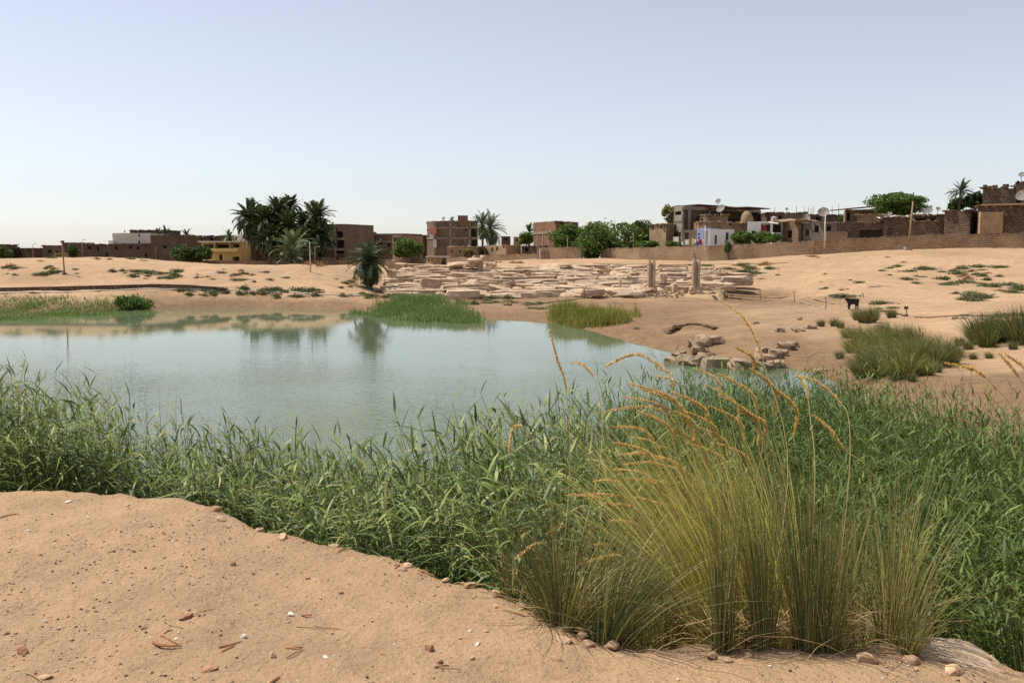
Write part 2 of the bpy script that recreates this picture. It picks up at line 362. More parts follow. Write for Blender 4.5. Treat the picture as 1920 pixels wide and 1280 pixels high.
_shore_px = [(0,592),(150,588),(280,578),(400,576),(500,576),(600,578),(680,584),(760,592),(850,597),(920,597),(1000,602),(1040,606),(1090,616),(1130,627),(1175,640),(1215,650),(1250,657),(1290,671),(1340,686),(1420,690),(1480,691),(1530,702)]
SHORE = np.array([on_z(a, b, WATER)[:2] for a, b in _shore_px])
SHORE = np.vstack([[(-75, 46), (-50, 46)], SHORE, [(7.9, 21), (7.0, 17.5), (6.0, 14), (5.4, 11), (5.3, 8.5)]])
_ctrl = []
def _c(X, Y, z): _ctrl.append((X, Y, z))
for i, (X, Y) in enumerate(SHORE):
    a = SHORE[max(i - 1, 0)]; b = SHORE[min(i + 1, len(SHORE) - 1)]
    t = (b - a) / np.linalg.norm(b - a); n = np.array((-t[1], t[0]))
    k = 0.03 * max(Y, 20); steep = X < -7 and Y > 45; k = 0.8 if steep else k
    _c(X, Y, WATER); _c(*(np.array((X, Y)) + n * k), WATER + (0.34 if steep else 0.22)); _c(*(np.array((X, Y)) - n * k), WATER - 0.35)
for px, py, Y in [(0,557,50.8),(280,561,53.6),(500,562,54.3),(640,566,53),(0,548,53.2),(200,544,54.2),(420,546,54.5),(560,549,55),(680,549,57),
    (0,518,57),(250,520,57.5),(480,522,58),(640,525,60.5),(690,541,60),(0,505,59.5),(300,507,60),(500,508,61),(640,507,64),
    (-200,497,75),(0,497,75),(120,493,75),(240,493,75),(400,500,78),(600,503,82),(-200,492,61),(30,493,61),(120,491,61.5),(180,489,62),(230,490,62),(320,494,63),(450,498,66),(600,499,70),
    (0,487,150),(200,490,150),(480,497,150),(640,497,147),(720,497,144),(850,493,140),(920,490,135),(1010,485,130),(1100,484,125),(1200,486,118),(1330,488,112),(1450,482,108),(1527,476,106),(1600,472,104),(1700,468,102),(1800,465,100),(1920,465,98),
    (740,562,54),(900,567,52),(1050,564,53),(1180,560,55),(740,536,64),(900,538,64),(1050,538,64),(1180,536,64),(1300,540,63),(740,512,75),(900,510,75),(1050,510,75),(1200,511,75),(1340,515,72),(740,503,84),(900,500,86),(1050,498,86),(1200,500,86),
    (1700,472,88),(1800,472,86),(1920,474,82),(1600,478,86),(1500,500,80),(1450,518,74),(1400,540,66),(1300,562,54),(1200,568,52),(1100,575,49),
    (1600,520,68),(1720,515,68),(1800,520,66),(1900,520,64),(1500,545,60),(1600,555,52),(1720,555,50),(1800,560,47),(1900,560,45),(1450,580,42),(1350,585,42),
    (1450,612,33),(1350,610,35),(1280,606,38),(1200,596,43),(1600,590,38),(1700,600,35),(1600,622,31),(1540,640,29),(1500,662,27),(1800,600,32),(1800,650,25.5),(1900,600,31),(1900,650,24.5),(1700,690,22.5),(1650,705,21),(1800,700,20.8),(1900,700,19.6),(1800,760,16.3),(1900,780,14.3),
    (2400,470,95),(2300,560,45),(2300,700,19),(-500,560,62),(-500,500,64),(-500,486,150)]:
    _c(*at(px, py, Y))
for X, Y, z in [(-22,30,-2.8),(-12,20,-2.8),(-12,32,-2.8),(-12,42,-2.5),(-4,12,-2.9),(-4,22,-2.9),(-4,32,-2.8),(-30,40,-2.6),(-40,28,-2.8),(3,12,-2.5),(3,20,-2.7),(2,28,-2.6),(0,40,-2.3),(-2,4,-3.2),(3,4,-2.6),(-8,5,-3.2),(-20,10,-3.0),
    (4.6,6,-1.78),(6.3,6,-1.45),(7,9,-1.35),(10,5,-1.1),(12,12,-0.85),(20,15,-0.5),(25,5,-0.3),(20,60,-0.4),(60,60,0.2),(-50,20,-2.8),(-75,30,-2.6),
    (-45,100,0.1),(-30,100,0.0),(-15,100,0.0),(0,105,0.1),(-70,100,0.0),(-70,180,-0.2),(0,180,0.3),(70,170,2.6),(45,130,2.3),(65,130,2.8),(25,140,1.0),(110,120,3.0),(-120,160,-0.2),(-120,80,-0.8)]:
    _c(X, Y, z)
_ctrl = np.array(_ctrl)
def _uv(X, Y):
    yy = np.maximum(Y, -4.0) + 7.0
    return np.stack([np.asarray(X) / yy * 2.2, np.log(yy) * 1.6], -1)
def _tps(r2): return 0.5 * r2 * np.log(r2 + 1e-9)
_cu = _uv(_ctrl[:, 0], _ctrl[:, 1]); _n = len(_cu)
_A = np.zeros((_n + 3, _n + 3))
_A[:_n, :_n] = _tps(((_cu[:, None] - _cu[None]) ** 2).sum(-1)) + np.eye(_n) * 4e-5
_A[:_n, _n] = 1; _A[:_n, _n + 1:] = _cu; _A[_n:, :_n] = _A[:_n, _n:].T
_W = np.linalg.solve(_A, np.concatenate([_ctrl[:, 2], np.zeros(3)]))
_arc = at(1297, 640, 33.0)[:2]
# the kerb on the far bank: image row of its foot and its distance
_kerb = np.array([(*at(px, py + 4, Y)[:2], at(px, py + 4, Y)[2]) for px, py, Y in [(-200, 546, 52.6), (0, 543, 53.4), (100, 541, 53.9), (200, 538.3, 54.3), (300, 536, 54.6), (350, 537.5, 54.8), (400, 541, 55), (430, 544.5, 55)]])
_shore_l = SHORE[:9]
def kerb_shape(X, Y, z):
    yk = np.interp(X, _kerb[:, 0], _kerb[:, 1]); zk = np.interp(X, _kerb[:, 0], _kerb[:, 2]); ys = np.interp(X, _shore_l[:, 0], _shore_l[:, 1])
    d = Y - yk; front = np.clip(-d / np.maximum(yk - ys, 0.8), 0, 1.6)
    zt = np.where(d < 0, zk + (WATER - zk) * front ** 1.2, zk + 0.05 + 0.12 * d)
    w = sstep(-16.0, -19.0, X) * sstep(-60, -45, X) * sstep(6.0, 1.5, d) * sstep(-9.5, -7.0, d)
    return z * (1 - w) + zt * w
def ground_z(X, Y):
    X = np.atleast_1d(np.asarray(X, float)); Y = np.atleast_1d(np.asarray(Y, float))
    uv = _uv(np.clip(X, -160, 140), np.clip(Y, -4, 190))
    z = np.empty(len(X))
    for i in range(0, len(X), 40000):
        u = uv[i:i + 40000]
        z[i:i + 40000] = _tps(((u[:, None] - _cu[None]) ** 2).sum(-1)) @ _W[:_n] + _W[_n] + u @ _W[_n + 1:]
    z = np.clip(z, -3.2, 4.0)
    far = sstep(185, 420, Y); z = z * (1 - far)
    z = kerb_shape(X, Y, z)
    land = sstep(-1.75, -1.2, z)
    z = z + land * (fbm(X * 0.16, Y * 0.16, 11) * (0.12 + 0.12 * sstep(80, 120, Y)) + fbm(X * 0.9, Y * 0.9, 5) * 0.07 + fbm(X * 3.1, Y * 3.1, 8, 3) * 0.022)
    z = z + (1 - land) * fbm(X * 1.3, Y * 1.3, 21) * 0.08
    # small slump scar on the slope above the stones
    dx = (X - _arc[0]) / 0.92; dy = (Y - _arc[1]) / 2.6
    rr = np.sqrt(dx * dx + dy * dy) + vnoise(X * 2.5, Y * 2.5, 4) * 0.09
    z = z - 0.26 * sstep(1.0, 0.93, rr) * sstep(0.2, 1.0, rr) * sstep(-0.1, 0.25, dy)
    # near terrace
    ey = edge_y(X) + fbm(X * 2.2, X * 0 + 3.3, 31, 5) * 0.16
    d = Y - ey
    zn = -0.02 * sstep(-1.2, 0, d) - 1.62 * sstep(0.0, 0.95, d) - 0.25 * sstep(1.0, 2.6, d) - 1.5 * sstep(2.6, 5.5, d)
    zn = zn + (fbm(X * 0.8, Y * 0.8, 40, 3) * 0.05 + fbm(X * 4.5, Y * 4.5, 44, 4) * 0.032 + fbm(X * 19, Y * 19, 47, 2) * 0.011) * sstep(1.8, 0.4, d) + fbm(X * 1.5, Y * 1.5, 50, 4) * 0.16 * sstep(0.05, 0.5, d)
    return np.maximum(z, zn)
def gz(X, Y): return float(ground_z([X], [Y])[0])
def on_ground(px, Y):
    X = x_at(px, Y); return (X, Y, gz(X, Y))
def ground_hit(px, py, y0=2.0, y1=160.0):              # first place where the sight line meets the ground
    d = ray(px, py); Ys = np.geomspace(y0, y1, 900)
    P = CAM[None] + d[None] * (Ys / d[1])[:, None]
    z = np.maximum(ground_z(P[:, 0], P[:, 1]), WATER)
    k = np.argmax(P[:, 2] <= z)
    if P[k, 2] > z[k]: k = len(Ys) - 1
    return P[k, 0], P[k, 1], float(ground_z(P[k:k+1, 0], P[k:k+1, 1])[0])

def build_ground():
    rows = list(np.arange(-9, 2.3, 0.3)); y = 2.3
    while y < 7.5: rows.append(y); y += 0.05
    while y < 190: rows.append(y); y += max(0.05, 0.0085 * y)
    while y < 5200: rows.append(y); y += 0.08 * y
    rows = np.array(rows)
    us = np.concatenate([-np.geomspace(4.0, 0.72, 26)[:-1], np.linspace(-0.70, 0.70, 440), np.geomspace(0.72, 4.0, 26)[1:]])
    Yg = np.repeat(rows, len(us)); Xg = np.tile(us, len(rows)) * (np.maximum(Yg, 2.0) + 9.0)
    Z = ground_z(Xg, Yg)
    V = np.stack([Xg, Yg, Z], -1)
    i = np.arange(len(rows) - 1)[:, None] * len(us) + np.arange(len(us) - 1)[None]
    i = i.ravel(); F = np.stack([i, i + 1, i + 1 + len(us), i + len(us)], -1)
    o = link('ground', np_mesh('ground', V, F, True), M['ground'])
    tag(o, kind='structure')
build_ground()
# the lake: one sheet with a skirt, its shoreline is where the ground rises through it
_w = MB()
_wx = [-140, -60, -30, -15, -6, 0, 5, 12]; _wy = [3.0, 6, 12, 20, 30, 45, 60]
for i in range(len(_wx) - 1):
    for j in range(len(_wy) - 1):
        _w.poly([(_wx[i], _wy[j], WATER), (_wx[i+1], _wy[j], WATER), (_wx[i+1], _wy[j+1], WATER), (_wx[i], _wy[j+1], WATER)])
tag(_w.build('lake_water', M['water']), kind='structure')
# ================================================================== plants: generators
RNG = np.random.default_rng(7)
def strips(base, az, elev, droop, L, W, prof, wind=(0, 0), twist=None, rng=RNG):
    """bent blades: base (n,3), heading az, elevation angle at the root, droop (how much it falls to the tip)"""
    n = len(base); k = len(prof); s = np.linspace(0, 1, k)
    e = elev[:, None] - droop[:, None] * (s[None] ** 1.3)
    ds = np.diff(s, prepend=0)
    hx = np.cumsum(np.cos(e) * ds[None], 1) * L[:, None]; hz = np.cumsum(np.sin(e) * ds[None], 1) * L[:, None]
    px = base[:, 0:1] + hx * np.cos(az)[:, None] + wind[0] * L[:, None] * s[None] ** 2
    py = base[:, 1:2] + hx * np.sin(az)[:, None] + wind[1] * L[:, None] * s[None] ** 2
    pz = base[:, 2:3] + hz
    C = np.stack([px, py, pz], -1)
    sa = az + math.pi / 2 + (twist if twist is not None else 0.0)
    S = np.stack([np.cos(sa), np.sin(sa), rng.uniform(-0.35, 0.35, n)], -1)
    S = S[:, None, :] * (W[:, None] * np.asarray(prof)[None] * 0.5)[..., None]
    V = np.stack([C - S, C + S], 2).reshape(-1, 3)
    j = np.arange(n)[:, None] * (2 * k) + np.arange(k - 1)[None] * 2
    j = j.ravel(); F = np.stack([j, j + 1, j + 3, j + 2], -1)
    return V, F
def join(parts):
    Vs, Fs, n = [], [], 0
    for V, F in parts: Vs.append(V); Fs.append(F + n); n += len(V)
    return np.vstack(Vs), np.vstack(Fs)

def reed_stems(base, H, leaves=12, leaf=(0.17, 0.33), width=(0.014, 0.026), seed=1, wind=(-0.10, 0.02), stemw=0.008, leafy=0.10, lift=0.0):
    rng = np.random.default_rng(seed); n = len(base)
    lean = rng.normal(0, 0.09, (n, 2)) + np.array(wind)
    def pos(i, t):
        h = H[i]
        return np.stack([base[i, 0] + lean[i, 0] * h * t * t, base[i, 1] + lean[i, 1] * h * t * t, base[i, 2] + h * t], -1)
    idx = np.arange(n); ts = (0.0, 0.5, 1.0)
    az = rng.uniform(0, 2 * math.pi, n); H = H * 1.0; S = np.stack([np.cos(az), np.sin(az), 0 * az], -1) * stemw / 2
    C = np.stack([pos(idx, np.full(n, t)) for t in ts], 1)
    V = np.stack([C - S[:, None] * np.array([1.2, 1, .5])[None, :, None], C + S[:, None] * np.array([1.2, 1, .5])[None, :, None]], 2).reshape(-1, 3)
    j = (idx[:, None] * 6 + np.arange(2)[None] * 2).ravel(); parts = [(V, np.stack([j, j + 1, j + 3, j + 2], -1))]
    li = np.repeat(idx, leaves); k = np.tile(np.arange(leaves), n); m = len(li)
    t = np.clip(leafy + (1 - leafy) * (k + rng.uniform(-0.4, 0.4, m)) / (leaves - 1), 0.05, 1.0)
    a = np.repeat(rng.uniform(0, 2 * math.pi, n), leaves) + k * math.pi + rng.normal(0, 0.5, m)
    el = lift + R(30) + R(12) * t + rng.normal(0, R(16), m); dr = rng.uniform(R(25), R(80), m); up = k >= leaves - 1; el = np.where(up, R(58) + rng.normal(0, R(12), m), el); dr = np.where(up, dr * 0.5, dr)
    L = rng.uniform(*leaf, m) * (0.75 + 0.45 * np.sin(np.clip(t, 0, 1) * 2.6)) * np.where(up, 0.75, 1.0); W = rng.uniform(*width, m)
    parts.append(strips(pos(li, t), a, el, dr, L, W, (0.45, 1.0, 0.72, 0.06), wind=(wind[0] * 0.6, 0), twist=rng.normal(0, 0.5, m), rng=rng))
    return join(parts)

def in_poly(P, poly):
    x, y = P[:, 0], P[:, 1]; r = np.zeros(len(P), bool); j = len(poly) - 1
    for i in range(len(poly)):
        xi, yi = poly[i]; xj, yj = poly[j]
        c = ((yi > y) != (yj > y)) & (x < (xj - xi) * (y - yi) / (yj - yi + 1e-12) + xi); r ^= c; j = i
    return r
def scatter(poly, density, seed):
    poly = np.array(poly); lo, hi = poly.min(0), poly.max(0); rng = np.random.default_rng(seed)
    n = int(np.prod(hi - lo) * density); P = rng.uniform(lo, hi, (n, 2))
    return P[in_poly(P, poly)]

# ------------------------------------------------------------------ the reed belt along the near bank
# outer (water) edge of the stand
_outer = [(-14, 12.5), (-9, 11.0), (-5.3, 9.3), (-4.0, 8.3), (-3.3, 7.7), (-2.6, 7.7), (-1.9, 7.7), (-1.1, 7.1), (-0.5, 6.9), (0.2, 7.1), (0.95, 8.3), (1.6, 9.3), (2.5, 10.5), (3.4, 10.9), (4.3, 11.1), (4.75, 9.8), (4.9, 8.6), (5.6, 8.2), (7.2, 7.6), (8.0, 5.0)]
def reed_top(X, Y):                        # how high the canopy stands, metres above the terrace
    t = np.interp(X, [-9, -5, -3.4, -2.4, -1.6, -0.6, 0.2, 1.2, 3.0, 4.6, 5.4, 8], [0.40, 0.36, 0.26, 0.0, -0.10, 0.08, 0.30, 0.22, 0.18, 0.20, -0.25, -0.3])
    return t + fbm(X * 0.9, Y * 0.9, 71, 3) * 0.20
def build_reeds():
    inner = [(X, float(edge_y(X)) + 0.30) for X in np.linspace(8.0, -14, 60)]
    poly = _outer + inner
    P = scatter(poly, 430, 3)
    ey = edge_y(P[:, 0]); z = ground_z(P[:, 0], P[:, 1]); zb = np.maximum(z, WATER - 0.35)
    out = np.array(_outer); oy = np.interp(P[:, 0], out[:16, 0], out[:16, 1]); dw = np.where(P[:, 0] < 4.3, oy - P[:, 1], 1.0)
    rng = np.random.default_rng(5)
    frame = np.abs(P[:, 0]) < 0.63 * P[:, 1] + 0.5
    dens = np.where(frame, 1.0, 0.3) * np.clip(0.5 + dw / 0.9, 0.45, 1.0) * np.clip(0.8 + fbm(P[:, 0] * 1.2, P[:, 1] * 1.2, 17, 3) * 0.9, 0.1, 1)
    # tussocks own the lip of the terrace on the right
    tus = (P[:, 0] > 0.28) & (P[:, 0] < 2.1) & (P[:, 1] < ey + 0.75)
    dens = dens * np.where(P[:, 0] > 0.9, 1.0, 0.60)
    keep = (rng.uniform(0, 1, len(P)) < dens) & ~tus
    P, zb, dw = P[keep], zb[keep], dw[keep]
    H = reed_top(P[:, 0], P[:, 1]) - zb + rng.normal(0, 0.15, len(P)) - 0.30 * np.clip(0.6 - dw, 0, 1)
    H = np.clip(H, 0.35, 2.6)
    base = np.column_stack([P, zb])
    fine = P[:, 0] > 0.75 + rng.normal(0, 0.35, len(P))
    V, F = reed_stems(base[~fine], H[~fine], 17, (0.14, 0.29), (0.012, 0.022), seed=9)
    o = link('reed_grass', np_mesh('reed_grass', *reed_stems(base[fine], H[fine] * rng.uniform(0.80, 1.03, fine.sum()), 12, (0.09, 0.19), (0.008, 0.016), seed=10, stemw=0.005, leafy=0.42, lift=R(14))), M['reed_bright'])
    tag(o, 'fine-leaved deep green reeds filling the corner behind the tussocks', 'reeds', kind='stuff')
    o = link('reed_grass', np_mesh('reed_grass', V, F), M['reed'])
    tag(o, 'dense belt of green reeds growing along the near bank of the lake', 'reeds', kind='stuff')
    # feathery panicles standing above the canopy, mostly at the tall end
    sel = rng.choice(np.where((H > 1.55) & (P[:, 0] < -1.4))[0], 46, replace=False)
    b = base[sel].copy(); b[:, 2] += H[sel] * 0.97
    n = len(sel); k = 46
    t = rng.uniform(0, 1, (n, k)); bb = np.repeat(b, k, 0); bb[:, 2] += (t * 0.26).ravel(); bb[:, 0] -= (0.10 * t * t).ravel()
    m = len(bb); V, F = strips(bb, rng.normal(math.pi, 1.0, m), rng.uniform(R(25), R(70), m), rng.uniform(R(20), R(60), m), rng.uniform(0.05, 0.12, m) * (1.1 - t.ravel() * 0.7), np.full(m, 0.005), (1, 0.8, 0.2), rng=rng)
    o = link('reed_blossom_foliage', np_mesh('reed_blossom_foliage', V, F), M['tuft'])
    tag(o, 'loose olive flower plumes above the tall reeds', 'reed plumes', kind='stuff')
build_reeds()

# thin bleached weeds standing in the shallows beyond the reeds
def build_weeds():
    rng = np.random.default_rng(15); pts = []
    tall = []
    for cx, cy, rx, ry, n, h in ((-5.9, 10.6, 1.5, 1.0, 420, 2.0), (-2.1, 8.25, 1.2, 0.55, 520, 1.62), (-3.0, 8.35, 0.8, 0.5, 320, 1.7), (-1.0, 7.5, 0.7, 0.4, 130, 1.6), (-4.6, 9.0, 0.9, 0.5, 200, 1.9)):
        a = rng.normal(0, 0.5, (n, 2)) * (rx, ry) + (cx, cy); pts.append(a); tall.append(np.full(n, h))
    P = np.vstack(pts); n = len(P); b = np.column_stack([P, np.full(n, WATER - 0.02)]); tall = np.concatenate(tall) * rng.uniform(0.6, 1.05, n)
    V1 = strips(b, rng.uniform(0, 6.28, n), rng.uniform(R(80), R(90), n), rng.uniform(0, R(12), n), tall, np.full(n, 0.005), (1, 0.8, 0.5, 0.3), rng=rng)
    q = rng.integers(0, n, 3 * n); b2 = b[q]; b2[:, 2] += tall[q] * rng.uniform(0.55, 0.98, 3 * n); n = 3 * n
    V2 = strips(b2, rng.uniform(0, 6.28, n), rng.uniform(R(-10), R(50), n), rng.uniform(0, R(50), n), rng.uniform(0.03, 0.10, n), np.full(n, 0.011), (0.6, 1, 0.3), rng=rng)
    V, F = join([V1, V2])
    tag(link('water_weeds', np_mesh('water_weeds', V, F), leaf_mat('water_weed', [(0.16, 0.17, 0.07), (0.28, 0.20, 0.11), (0.20, 0.23, 0.10)], 0.2)), 'sparse brownish weeds standing in the shallow water beyond the reeds', 'water weeds', kind='stuff')
build_weeds()

# ------------------------------------------------------------------ grass tussocks
def tussock_mesh(name, n, h, spread, r, width, wind=(0, 0), seed=0, k=6, lean=(0, 0)):
    rng = np.random.default_rng(seed)
    a0 = rng.uniform(0, 2 * math.pi, n); rr = r * np.sqrt(rng.uniform(0, 1, n))
    b = np.stack([rr * np.cos(a0), rr * np.sin(a0), np.full(n, -0.04)], -1)
    dx = np.cos(a0) * (rr / r) * 0.9 + rng.normal(0, 0.35, n) + lean[0]; dy = np.sin(a0) * (rr / r) * 0.9 + rng.normal(0, 0.35, n) + lean[1]
    az = np.arctan2(dy, dx); mag = np.clip(np.hypot(dx, dy), 0, 1.6)
    tilt = spread * mag * rng.uniform(0.5, 1.1, n)
    L = h * rng.uniform(0.30, 1.0, n) ** 0.9
    prof = 1.0 - 0.88 * np.linspace(0, 1, k) ** 2.2
    tilt = np.minimum(tilt, 1.25)
    return np_mesh(name, *strips(b, az, math.pi / 2 - tilt * 0.55, tilt * rng.uniform(0.6, 1.5, n), L, width * rng.uniform(0.6, 1.3, n), prof, wind, rng.normal(0, 0.8, n), rng))
def litter_mesh(name, n, r, seed, L=(0.25, 0.6)):
    rng = np.random.default_rng(seed); a = rng.uniform(-0.35, math.pi + 0.35, n)      # fallen blades, most of them away from the trodden dirt
    b = np.stack([r * 0.5 * np.cos(a), r * 0.5 * np.sin(a), rng.uniform(0.0, 0.06, n)], -1)
    return np_mesh(name, *strips(b, a + rng.normal(0, 0.15, n), rng.uniform(R(15), R(62), n), rng.uniform(R(40), R(100), n), rng.uniform(*L, n), np.full(n, 0.004), (1, 1, .8, .6, .3), rng=rng))
def spline(pts, n):
    pts = np.array(pts, float); m = len(pts); t = np.linspace(0, m - 1, n); out = []
    for q in t:
        i = min(int(q), m - 2); f = q - i
        p0, p1, p2, p3 = pts[max(i - 1, 0)], pts[i], pts[i + 1], pts[min(i + 2, m - 1)]
        out.append(0.5 * ((2 * p1) + (-p0 + p2) * f + (2 * p0 - 5 * p1 + 4 * p2 - p3) * f * f + (-p0 + 3 * p1 - 3 * p2 + p3) * f ** 3))
    return np.array(out)
def seed_stalk(parent, pts, plume_len, seed, thick=1.0):
    """a stalk through pts (root to tip, world space) whose last stretch carries the seed head"""
    rng = np.random.default_rng(seed); C = spline(pts, 36); loc = np.array(parent.location)
    d = np.concatenate([[0], np.cumsum(np.linalg.norm(np.diff(C, axis=0), axis=1))]); tot = d[-1]
    mb = MB(); mb.tube(C[::2] - loc, list(np.linspace(0.0024, 0.0010, len(C[::2]))), 4)
    o = mb.build('stalk', M['stalk']); o.parent = parent
    thick *= 1.0; n = int(560 * plume_len * thick / 0.25); q = rng.uniform(tot - plume_len, tot, n)
    b = np.stack([np.interp(q, d, C[:, i]) for i in range(3)], -1) - loc
    i = np.clip(np.searchsorted(d, q), 1, len(d) - 1); T = C[i] - C[i - 1]; T /= np.linalg.norm(T, axis=1)[:, None]
    u = (q - (tot - plume_len)) / plume_len; env = np.sin(np.clip(u * 0.86 + 0.14, 0, 1) * math.pi) ** 0.6
    out = rng.normal(0, 1, (n, 3)); out -= (out * T).sum(1)[:, None] * T; out /= np.linalg.norm(out, axis=1)[:, None]
    D = T * 0.75 + out * 0.8; D /= np.linalg.norm(D, axis=1)[:, None]
    L = rng.uniform(0.007, 0.016, n) * (0.45 + 0.75 * env) * thick
    az = np.arctan2(D[:, 1], D[:, 0]); el = np.arcsin(np.clip(D[:, 2], -1, 1))
    V, F = strips(b, az, el, np.zeros(n), L, np.full(n, 0.0042 * thick), (0.4, 1.0, 0.15), rng=rng)
    s = link('seed_head', np_mesh('seed_head', V, F), M['plume'], parent)
    return s
def tussock(px, Y, label, meshes, group='grass tussocks on the lip of the terrace', dry=True, rz=0.0):
    X = x_at(px, Y); o = empty('grass_tussock', (X, Y, gz(X, Y) - 0.01), rz)
    tag(o, label, 'grass', group)
    for nm, me, mat in meshes: link(nm, me, mat, o)
    return o
TUS = {}
def build_tussocks():
    D = on_z
    spec_ = [ # key, px, py, blades, height, spread, radius, material, wind, label, lean, set back by
        ('thin', 962, 1128, 90, 0.55, 0.34, 0.035, 'tuft_green', (-0.02, 0), 'thin grass tussock at the foot of the reeds, beside a pale stone', (0, 0), 0),
        ('fan', 1045, 1170, 330, 0.80, 0.52, 0.050, 'tuft_green', (-0.05, 0), 'fan-shaped grass tussock leaning over the dirt, carrying the tall hooked seed stalks', (-0.12, 0), 0),
        ('low', 1072, 1184, 170, 0.66, 0.60, 0.045, 'tuft', (0.10, 0), 'low yellowish grass tussock tucked against the fan-shaped one', (0.55, 0), 0),
        ('sprawl', 1150, 1201, 300, 0.80, 0.66, 0.060, 'tuft_green', (0.10, 0), 'sprawling dark grass tussock with blades swept away from its fan-shaped neighbour', (0.75, 0.1), 0),
        ('gold', 1372, 1222, 560, 1.30, 0.36, 0.11, 'tuft_gold', (-0.32, 0), 'broad golden grass tussock thick with drooping orange seed heads', (-0.15, 0.1), 0.42),
        ('gold2', 1300, 1222, 460, 1.14, 0.38, 0.12, 'tuft_gold', (-0.34, 0), 'golden tussock half hidden behind the broadest one', (-0.2, 0.1), 0.70),
        ('gold3', 1230, 1215, 260, 0.86, 0.44, 0.09, 'tuft', (-0.22, 0), 'short straw-coloured tussock between the sprawling one and the golden ones', (-0.1, 0.1), 0.45),
        ('narrow', 1372, 1226, 130, 0.84, 0.15, 0.038, 'tuft_green', (-0.03, 0), 'narrow upright green tussock rising from the bare lip', (0, 0), 0),
        ('tall', 1452, 1223, 170, 0.92, 0.20, 0.042, 'tuft_green', (-0.06, 0), 'tall upright tussock between the narrow green one and the densest one', (-0.1, 0), 0),
        ('dense', 1540, 1221, 280, 0.98, 0.24, 0.055, 'tuft_green', (-0.05, 0), 'densest dark green tussock, a curled dead leaf at its foot', (-0.05, 0), 0),
        ('brown', 1584, 1222, 150, 0.88, 0.26, 0.045, 'tuft', (0.0, 0), 'brown-footed tussock next to the densest one', (0.1, 0), 0),
        ('open', 1705, 1216, 190, 1.0, 0.42, 0.055, 'tuft', (0.0, 0), 'open straggling tussock with bare brown stems near the pale boulder', (0.1, 0), 0),
        ('stub', 1737, 1238, 90, 0.62, 0.48, 0.03, 'tuft', (0.08, 0), 'small dry tussock growing beside the pale boulder', (0.5, 0), 0),
        ('mid', 1640, 1218, 170, 0.95, 0.34, 0.07, 'tuft', (-0.05, 0), 'olive tussock set back behind the brown-footed one', (0, 0), 0.35),
        ('backfill', 1470, 1220, 420, 1.24, 0.32, 0.11, 'tuft_gold', (-0.26, 0), 'tussock set back behind the tall upright one', (-0.1, 0), 0.40),
    ]
    for i, (k, px, py, n, h, sp, r, mat, wind, label, lean, back) in enumerate(spec_):
        p = on_z(px, py, -0.02)
        ms = [('blades', tussock_mesh('blades', n, h, sp, r, 0.0050 if 'gold' in mat else 0.0038, wind, 100 + i, 7, lean), M[mat]),
              ('dead_blades', litter_mesh('dead_blades', int(n * 0.12) + 12, r, 200 + i, (0.2, 0.55)), M['straw'])]
        TUS[k] = tussock(px, p[1] + back, label, ms)
        if back: TUS[k].location.z = max(TUS[k].location.z, -0.42 * back - 0.05)
    # seed stalks read off the photograph: tussock, distance of the head, points from the root to the tip, length of the head
    def S(key, Y, pix, plume, seed, thick=1.0):
        o = TUS[key]; b = o.location; n = len(pix)
        pts = [(b.x, b.y, b.z)] + [tuple(at(px, py, b.y + (Y - b.y) * (i + 1) / n)) for i, (px, py) in enumerate(pix)]
        seed_stalk(o, pts, plume, seed, thick)
    S('fan', 3.95, [(1068, 900), (1062, 735), (1045, 675), (1030, 618)], 0.29, 1, 0.85)
    S('fan', 4.05, [(1112, 930), (1130, 810), (1118, 722), (1096, 686), (1070, 680)], 0.14, 2, 0.9)
    S('fan', 3.9, [(1037, 1020), (1018, 900), (990, 812), (975, 798), (960, 806), (955, 850)], 0.17, 3, 0.95)
    S('narrow', 3.9, [(1372, 960), (1290, 745), (1240, 690), (1190, 664), (1135, 687)], 0.36, 4)
    S('tall', 4.0, [(1478, 880), (1435, 690), (1400, 605), (1350, 562)], 0.36, 5, 0.9)
    S('open', 3.7, [(1690, 1000), (1630, 880), (1585, 845), (1556, 806), (1524, 778)], 0.2, 6)
    S('brown', 3.8, [(1590, 920), (1592, 790), (1572, 752), (1530, 715), (1490, 704)], 0.24, 7, 0.9)
    S('dense', 3.9, [(1528, 900), (1520, 790), (1512, 730), (1495, 700)], 0.16, 8, 0.8)
    rng = np.random.default_rng(77)
    heads = [(1175, 718, 1292, 792), (1132, 772, 1250, 776), (1140, 800, 1232, 832), (1160, 852, 1240, 872), (1177, 896, 1246, 942), (1095, 925, 1215, 962), (1068, 926, 1160, 968),
             (1200, 728, 1300, 812), (1228, 705, 1262, 742), (1180, 818, 1245, 868), (1265, 770, 1300, 845), (1290, 830, 1372, 905), (1360, 745, 1425, 860), (1330, 760, 1400, 850), (1345, 700, 1425, 800),
             (1170, 870, 1262, 888), (1145, 975, 1208, 1010), (1112, 902, 1170, 925), (1300, 690, 1352, 760), (1250, 800, 1330, 900), (1385, 770, 1440, 835), (1215, 940, 1275, 985), (1375, 650, 1412, 720), (1195, 770, 1268, 850),
             (1310, 800, 1368, 880), (1235, 870, 1310, 930), (1150, 830, 1235, 884), (1345, 830, 1410, 905), (1405, 690, 1450, 800), (1440, 720, 1490, 840),
             (1165, 742, 1270, 800), (1210, 752, 1305, 830), (1260, 735, 1335, 820), (1280, 770, 1352, 850), (1200, 850, 1290, 905), (1225, 900, 1300, 960), (1180, 930, 1262, 985), (1150, 880, 1232, 918), (1320, 720, 1390, 815), (1130, 945, 1205, 975)]
